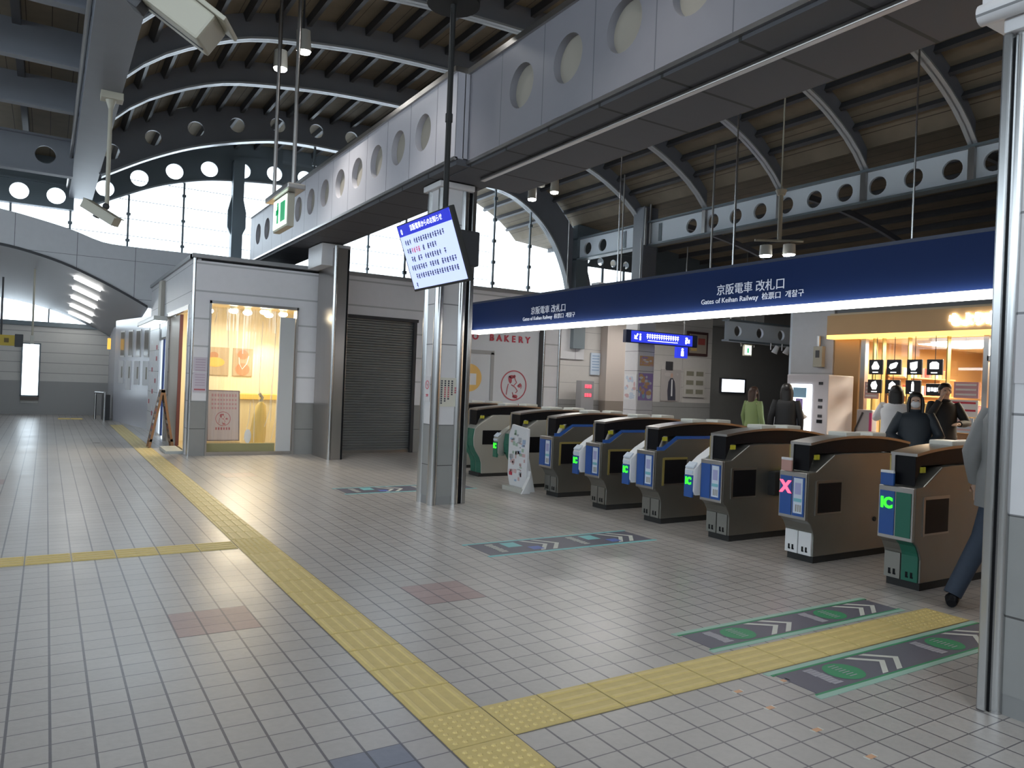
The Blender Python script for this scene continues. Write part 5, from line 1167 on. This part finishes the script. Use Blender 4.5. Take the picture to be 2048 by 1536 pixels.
# hanging icon boards
icb = mat('icon_black', (.015,.015,.02), .4); icw = mat('icon_white', (.9,.95,1), .4, emit=1.3)
shapes = {'rice ball': [(-.05,-.05),(.05,-.05),(.065,-.01),(.02,.07),(-.02,.07),(-.065,-.01)], 'bread roll': [(-.07,-.02),(-.04,-.05),(.04,-.02),(.07,.05),(.04,.06),(-.05,.03)], 'coffee cup': [(-.06,.05),(.05,.07),(.05,-.02),(.02,-.06),(-.04,-.06),(-.06,-.02)], 'bento box': [(-.065,-.04),(.065,-.04),(.065,.04),(.03,.065),(-.03,.065),(-.065,.04)], 'plant': [(-.03,-.06),(.03,-.06),(.05,.0),(.02,.07),(-.04,.05),(-.06,0)], 'round loaf': [(-.06,-.05),(.06,-.05),(.05,.03),(.0,.07),(-.05,.03)], 'bottle': [(-.02,-.07),(.02,-.07),(.02,.03),(.01,.07),(-.01,.07),(-.02,.03)]}
def icon(kind, y, z, lab, w_=.26, h_=.26):
    r = thing('icon_board', lab, 'sign', (11.0, y, z-.13)); MB().rbox(10.98, 11.02, y-w_/2, y+w_/2, z-h_/2, z+h_/2, .012).build('board', icb, r)
    if kind == 'text': t = MB(); [t.box(10.972, 10.98, y+.09-.055*k-.02, y+.09-.055*k+.02, z-.035+.01*(k % 2), z+.035) for k in range(4)]; t.build('lettering', icw, r)
    else:
        t = MB(); t.add([(10.975, y-a*1.15, z+.015+b*1.15) for a, b in shapes[kind]], [tuple(range(len(shapes[kind])))]); t.build('icon', icw, r)
        MB().box(10.972, 10.98, y-.05, y+.05, z-.10, z-.085).build('caption', icw, r)
    MB().cyl((11.0, y, z+h_/2), (11.0, y, 2.53 if z > 1.9 else z+.27), .006, n=6).build('rod', dark, r)
for kind, y in (('rice ball',4.94),('bread roll',4.61),('coffee cup',4.25),('bento box',3.91)): icon(kind, y, 2.01, 'black hanging board with white %s icon, upper row in front of the shop' % kind)
for kind, y in (('plant',4.95),('round loaf',4.62),('bottle',4.26)): icon(kind, y, 1.67, 'black hanging board with white %s icon, lower row in front of the shop' % kind, h_=.24)
icon('text', 3.90, 1.64, 'black hanging board with a row of white letters, lower row in front of the shop', .28, .20)
# shelving and goods
random.seed(31)
shl = []
gm = [mat('good_%d' % i, c, .5) for i, c in enumerate(((.75,.42,.10),(.60,.18,.08),(.72,.60,.30),(.35,.42,.16),(.80,.70,.55),(.45,.10,.10),(.25,.30,.40),(.62,.34,.12)))]
gname = ['orange','rust red','pale yellow','olive green','cream','dark red','slate blue','brown']
protos = []
for i in range(8):
    b = MB(); b.rbox(-.045, .045, -.05, .05, 0, .15+.02*(i % 3), .01)
    o = b.build('snack_package', gm[i], None, world=False); o.location = (12.5, 4.0+.12*i, .6)
    tag(o, '%s snack package on the shop shelves' % gname[i], 'package', '%s packages on the shop shelves' % gname[i]); protos.append(o)
first = [True]*8
WHS = ['along the shop window', 'across the left end of the shop', 'at the back of the shop']
cnt = 0
for si, (x0, x1, y0, y1, lv, wh) in enumerate(((11.75,12.1,2.4,5.0,(.35,.65,.95,1.22),0),(12.6,14.4,5.35,5.7,(.5,.85,1.2,1.55,1.9),1),(15.7,16.1,1.5,5.2,(.5,.85,1.2,1.55,1.9),2))):
    r = thing('shelf_unit', 'wooden shelf unit full of goods, %s' % WHS[wh], 'shelf', ((x0+x1)/2, (y0+y1)/2, 0))
    t = MB(); 
    if wh == 1: t.box(x0, x1, y1-.03, y1, 0, 2.1)
    else: t.box(x1-.03, x1, y0, y1, 0, lv[-1]+.25)
    t.build('back_panel', wf_, r)
    for z in lv:
        MB().box(x0, x1, y0, y1, z-.025, z).build('shelf_board', wf_, r)
        n = int((y1-y0 if wh != 1 else x1-x0)/.125)
        for k in range(n):
            if random.random() < .12: continue
            i = random.choice((0,0,7,2,1,4,3,5,6)); 
            q = protos[i] if first[i] else protos[i].copy()
            if not first[i]: C.objects.link(q)
            first[i] = False
            q.location = ((x0+.10, y0+.08+.125*k, z) if wh != 1 else (x0+.08+.125*k, y0+.1, z)); cnt += 1
for i in range(8):
    if first[i]: bpy.data.objects.remove(protos[i])
lowc = thing('shop_counter', 'low wooden counter base under the goods behind the shop glass', 'counter', (11.6, 3.6, 0)); MB().box(11.4, 11.7, 2.3, 5.1, .02, .5).build('base', mat('counter_olive', (.30,.24,.06), .5), lowc); MB().box(11.38, 11.72, 2.28, 5.12, .5, .54).build('top', wf_, lowc)
# posters on the glass
def wposter(lab, y0, y1, z0, z1, m, m2=None, lines=3):
    t = MB(); t.box(11.16, 11.175, y0, y1, z0, z1, 0)
    for k in range(lines): t.box(11.152, 11.16, y0+.03, y1-.03, z1-.06-k*(z1-z0)/lines*.9, z1-.03-k*(z1-z0)/lines*.9, 1)
    tag(t.build('window_poster', [m, m2 or paper]), lab, 'poster')
pg = mat('poster_green', (.16,.50,.18), .5, emit=.1); pp = mat('poster_pink', (.62,.36,.42), .5)
wposter('green poster low on the shop glass right of the man in black', 3.72, 3.93, .98, 1.42, pg)
wposter('pink and white poster on the shop glass, upper of the right stack', 3.30, 3.68, 1.52, 1.78, pp, paper, 3)
wposter('red banded poster on the shop glass, middle of the right stack', 3.30, 3.72, 1.22, 1.49, paper, red, 2)
wposter('white and blue poster on the shop glass, lowest of the right stack', 3.36, 3.70, .96, 1.20, nbm, pk, 3)
wposter('pink poster with lettering on the far right shop door', 2.85, 3.10, 1.15, 1.5, pk, paper, 4)
wposter('pale pink poster at the left end of the shop glass', 4.98, 5.25, 1.45, 1.75, pk, paper, 4)

for i, (x, y) in enumerate(((9.6, 12.4), (12.4, 12.4), (15.0, 11.4), (8.0, 8.4))):  # unseen lamps added to brighten the rear concourse
    t = thing('ceiling_light', 'wide flat lamp added to brighten the rear concourse, hidden behind the banner', 'ceiling light', (x, y, 3.35), 0, 'added rear concourse lamps')
    MB().rbox(x-.62, x+.62, y-.12, y+.12, 3.37, 3.44, .01).build('housing', white, t); MB().box(x-.6, x+.6, y-.1, y+.1, 3.36, 3.37).build('diffuser', mat('rear_fill_lamp', (1,.97,.92), .5, emit=30), t)
    MB().cyl((x, y, 3.44), (x, y, 5.6), .012, n=6).build('rod', steel, t)
# ================================================================== PEOPLE
skin = mat('skin', (.55,.36,.27), .5)
def make_body(parent, J, hands, s, headdir):
    """one continuous skinned surface: torso, head, arms, fingers, legs"""
    V = []; E = []; R = []
    def add(p, r, par=None):
        V.append(tuple(Vector(p)*s)); R.append(r*s)
        if par is not None: E.append((par, len(V)-1))
        return len(V)-1
    pel = add(J['pelvis'], .115); sp = add(J['spine'], .10, pel); ch = add(J['chest'], .115, sp); nb = add(J['neck'], .052, ch)
    hb = add(J['head'] + Vector((0,0,-.02)), .062, nb); hm = add(J['head']+Vector((0,0,.05)), .082, hb); ht = add(J['head']+Vector((0,0,.13)), .070, hm)
    nz = add(J['head']+headdir*.095+Vector((0,0,.035)), .014, hm)
    for sd in ('l', 'r'):
        sh = add(J['sh_'+sd], .055, ch); el = add(J['el_'+sd], .040, sh); wr = add(J['wr_'+sd], .027, el)
        d = (J['wr_'+sd]-J['el_'+sd]).normalized(); hd = hands.get(sd, d); hd = (d*.3+hd).normalized()
        sidev = hd.cross(Vector((0,0,1))); sidev = (sidev if sidev.length > .1 else hd.cross(Vector((1,0,0)))).normalized(); pn = sidev.cross(hd)
        pm = add(J['wr_'+sd]+hd*.05, .030, wr)
        for k, L in enumerate((.060,.070,.066,.052)):
            off = sidev*(-.027+.018*k); b0 = J['wr_'+sd]+hd*.085+off
            a = add(b0, .0095, pm); b = add(b0+hd*L*.5-pn*.006, .0085, a); add(b0+hd*L*.9-pn*.020, .0075, b)
        tb = add(J['wr_'+sd]+hd*.035-sidev*.038, .011, pm); add(J['wr_'+sd]+hd*.075-sidev*.052, .009, tb)
        hp = add(J['hip_'+sd], .085, pel); kn = add(J['kn_'+sd], .058, hp); an = add(J['an_'+sd], .036, kn)
        fd = J['toe_'+sd]-J['an_'+sd]; add(J['toe_'+sd], .032, an)
    me = bpy.data.meshes.new('b'); me.from_pydata(V, E, []); o = bpy.data.objects.new('b', me); C.objects.link(o)
    sk = o.modifiers.new('skin', 'SKIN')
    if not me.skin_vertices: bpy.context.view_layer.update()
    if me.skin_vertices:
        for i, r in enumerate(R): me.skin_vertices[0].data[i].radius = (r, r)
        me.skin_vertices[0].data[0].use_root = True
    sb_ = o.modifiers.new('sub', 'SUBSURF'); sb_.levels = 2; sb_.render_levels = 2
    bpy.context.view_layer.update()
    m2 = bpy.data.meshes.new_from_object(o.evaluated_get(bpy.context.evaluated_depsgraph_get()))
    bpy.data.objects.remove(o)
    m2.materials.clear(); m2.materials.append(skin)
    for p in m2.polygons: p.use_smooth = True
    ob = bpy.data.objects.new('body', m2); C.objects.link(ob); ob.parent = parent; return ob

def person(label, loc, face_deg, H, coat, hair, pose=None, long_hair=.0, coat_len=.80, pants=None, shoes=None, mask=False, skirt=None, bag=None, bulk=1.0, lean=0, hands=None):
    """local frame: faces +Y; x = person's right is +x"""
    r = thing('person', label, 'person', loc, math.radians(face_deg)); s = H/1.70; pose = pose or {}
    J = {'pelvis': Vector((0,0,.93)), 'spine': Vector((0,.0,1.10)), 'chest': Vector((0,.0,1.28)), 'neck': Vector((0,-.005,1.44)), 'head': Vector((0,.015,1.54)),
         'sh_l': Vector((-.17,0,1.37)), 'sh_r': Vector((.17,0,1.37)), 'el_l': Vector((-.24,-.02,1.12)), 'el_r': Vector((.24,-.02,1.12)), 'wr_l': Vector((-.25,.05,.88)), 'wr_r': Vector((.25,.05,.88)),
         'hip_l': Vector((-.09,0,.88)), 'hip_r': Vector((.09,0,.88)), 'kn_l': Vector((-.10,.03,.49)), 'kn_r': Vector((.10,.03,.49)), 'an_l': Vector((-.10,-.02,.09)), 'an_r': Vector((.10,-.02,.09)), 'toe_l': Vector((-.115,.13,.04)), 'toe_r': Vector((.115,.13,.04))}
    for k, v in pose.items(): J[k] = Vector(v)
    hd = Vector((0,1,0))
    make_body(r, J, {k: Vector(v) for k, v in (hands or {}).items()}, s, hd)
    def sv(v): return tuple(Vector(v)*s)
    def B(name, mb, m): return mb.build(name, m, r, world=False)
    # coat
    N = 20; t = MB(); zb = coat_len
    prof = [(1.47,.055,.055),(1.44,.085,.075),(1.40,.175,.10),(1.34,.205,.125),(1.20,.195,.14),(1.05,.185,.14),(.95,.20,.15),(.85,.21,.155),(.70,.215,.155),(.5,.22,.155)]
    rings = []
    for z, rx, ry in prof:
        if z < zb: break
        rings.append([sv((rx*bulk*math.cos(2*PI*k/N)+.006*math.sin(5*2*PI*k/N+z*20), ry*bulk*math.sin(2*PI*k/N)-.005, z)) for k in range(N)])
    rings.append([sv((.215*bulk*math.cos(2*PI*k/N), .155*bulk*math.sin(2*PI*k/N)-.005, zb)) for k in range(N)])
    t.loft(rings); B('coat', t, coat)
    for sd in ('l', 'r'):
        a, b, c = J['sh_'+sd], J['el_'+sd], J['wr_'+sd]; t = MB(); 
        P = [a+Vector((0,0,.02))-(b-a)*.08, a+(b-a)*.3, a+(b-a)*.7, b, b+(c-b)*.35, b+(c-b)*.92]
        t.tube([sv(p) for p in P], [x*s*bulk for x in (.062,.072,.064,.060,.056,.046)], 14); B('sleeve', t, coat)
    t = MB(); t.tube([sv((.07*math.cos(a), .065*math.sin(a), 1.455)) for a in [2*PI*k/16 for k in range(17)]], .018*s, 8); B('collar', t, coat)
    # legs
    for sd in ('l', 'r'):
        a, b, c = J['hip_'+sd], J['kn_'+sd], J['an_'+sd]
        t = MB(); t.tube([sv(p) for p in (a+Vector((0,0,.06)), a+(b-a)*.4, b, b+(c-b)*.5, c+Vector((0,0,-.01)))], [x*s for x in (.10,.088,.072,.064,.060)], 14); B('trouser_leg', t, pants or dark)
        fd = (J['toe_'+sd]-c); fd.z = 0; fd = fd.normalized(); sdv = Vector((-fd.y, fd.x, 0)); t = MB(); zf = min(c.z, J['toe_'+sd].z+.05)-.085
        rings = []
        for u, wd, hh in ((-.075,.030,.05),(-.06,.040,.085),(.0,.045,.09),(.08,.050,.065),(.14,.048,.05),(.185,.030,.035)):
            cc = Vector((c.x, c.y, 0))+fd*u; rings.append([sv(cc+sdv*wd*math.cos(a_)+Vector((0,0,max(zf,0)+hh/2+hh/2*math.sin(a_)))) for a_ in [2*PI*k/12 for k in range(12)]])
        t.loft(rings); B('shoe', t, shoes or rubber)
    h = J['head']
    # hair
    t = MB(); rings = []
    for j in range(0, 9):
        th = PI*(.04+.60*j/8); rr = math.sin(th); zz = math.cos(th)
        rings.append([sv((h.x+(.089*rr)*math.cos(a), h.y-.012+(.102*rr)*math.sin(a)*(1 if math.sin(a) < .2 else .78-.10*(j/8)), h.z+.075+.098*zz - (0 if math.sin(a) < .3 else -.035*(j/8)))) for a in [2*PI*k/20 for k in range(20)]])
    t.loft(rings)
    if long_hair:
        rings = []
        for j in range(6):
            z = h.z+.08-long_hair*j/5; w2 = .090+.012*math.sin(j); rings.append([sv((h.x+w2*math.cos(a), h.y-.055+.052*math.sin(a)-.01*j/5, z)) for a in [2*PI*k/14 for k in range(14)]])
        t.loft(rings)
        for sx in (-1, 1): t.tube([sv((h.x+sx*.075, h.y+.01, h.z+.10)), sv((h.x+sx*.088, h.y+.02, h.z)), sv((h.x+sx*.085, h.y+.03, h.z-long_hair*.6))], [.02*s,.024*s,.015*s], 8)
    B('hair', t, hair)
    for sx in (-1, 1):
        t = MB(); t.ell(sv((h.x+sx*.030, h.y+.078, h.z+.055)), .013*s, .007*s, .007*s, nu=8, nv=6); B('eye', t, ink)
        t = MB(); t.ell(sv((h.x+sx*.082, h.y-.005, h.z+.04)), .010*s, .018*s, .028*s, nu=8, nv=6); B('ear', t, skin)
    if mask: t = MB(); t.ell(sv((h.x, h.y+.062, h.z+.002)), .060*s, .042*s, .050*s); B('face_mask', t, mat('mask_white', (.75,.76,.80), .6))
    else: t = MB(); t.ell(sv((h.x, h.y+.078, h.z-.005)), .022*s, .008*s, .006*s, nu=8, nv=6); B('mouth', t, mat('lips', (.45,.18,.16), .5))
    if bag: t = MB(); (x, y, z), (w_, d_, hh), bm_ = bag; t.rbox(x-w_/2, x+w_/2, y-d_/2, y+d_/2, z, z+hh, .02); B('shoulder_bag', t, bm_)
    return r
navyc = mat('coat_navy', (.018,.026,.036), .6, noise=.2, nscale=10); blackc = mat('coat_black', (.010,.010,.012), .7); whitec = mat('coat_white', (.62,.62,.64), .7, noise=.06, nscale=8); greyc = mat('coat_grey', (.24,.24,.245), .8, noise=.08, nscale=20)
greenc = mat('coat_green', (.20,.26,.10), .7); hairb = mat('hair_black', (.012,.010,.010), .45); hairbr = mat('hair_brown', (.06,.03,.02), .5); jeans = mat('jeans', (.03,.045,.075), .7, noise=.15, nscale=30)
# facing angle: 0 = +Y, 90 = -X, 180 = -Y
person('person in dark puffy jacket and white face mask coming toward the ticket gates', (7.82, 2.38, 0), 118, 1.55, navyc, hairb, {'el_l': (-.30,.02,1.12), 'el_r': (.30,.02,1.12), 'wr_l': (-.14,.20,.98), 'wr_r': (.14,.20,.98)}, long_hair=.26, coat_len=.80, mask=True, bulk=1.10, pants=jeans, bag=((.27,-.05,.72), (.12,.16,.28), dark))
person('person in a white coat with long dark hair, arms raised, in front of the shop', (9.45, 3.62, 0), 300, 1.66, whitec, hairb, {'el_l': (-.27,.14,1.20), 'el_r': (.27,.14,1.20), 'wr_l': (-.08,.32,1.30), 'wr_r': (.10,.32,1.28)}, long_hair=.34, coat_len=.62, bulk=1.05, pants=dark)
person('person in black jacket holding a hand to the face, right of the masked person', (9.9, 3.15, 0), 140, 1.72, blackc, hairb, {'el_r': (.26,.16,1.20), 'wr_r': (.12,.16,1.46), 'el_l': (-.28,.10,1.13), 'wr_l': (-.10,.26,1.12)}, coat_len=.78, bulk=.95, pants=mat('beige_trousers', (.30,.22,.18), .7))
person('person in a long black coat with long black hair, back turned, by the vending machine', (9.15, 5.35, 0), 305, 1.64, blackc, hairb, {}, long_hair=.42, coat_len=.55, bulk=.95, pants=dark)
person('person in an olive green coat standing left of the black-coated person', (9.75, 6.55, 0), 265, 1.58, greenc, hairbr, {}, long_hair=.22, coat_len=.75, bulk=.88, pants=hairbr)
person('person with a white top and dark blue bag facing the vending machine display', (9.75, 5.8, 0), 275, 1.60, whitec, hairb, {'el_r': (.25,.12,1.15), 'wr_r': (.18,.3,1.15)}, coat_len=.85, pants=dark, bag=((.20,-.12,.85), (.14,.16,.30), mat('bag_blue', (.02,.05,.12), .6)), bulk=.9)
person('person in grey coat and jeans walking, half hidden behind the big near pillar', (4.42, -.31, 0), 275, 1.70, greyc, hairb, {'el_l': (-.27,-.04,1.10), 'wr_l': (-.28,.08,.86), 'kn_l': (-.17,-.08,.49), 'an_l': (-.28,-.26,.095), 'toe_l': (-.34,-.10,.05), 'kn_r': (.10,.16,.50), 'an_r': (.10,.28,.09), 'toe_r': (.11,.43,.05)}, coat_len=.72, bulk=1.18, pants=jeans, shoes=black)
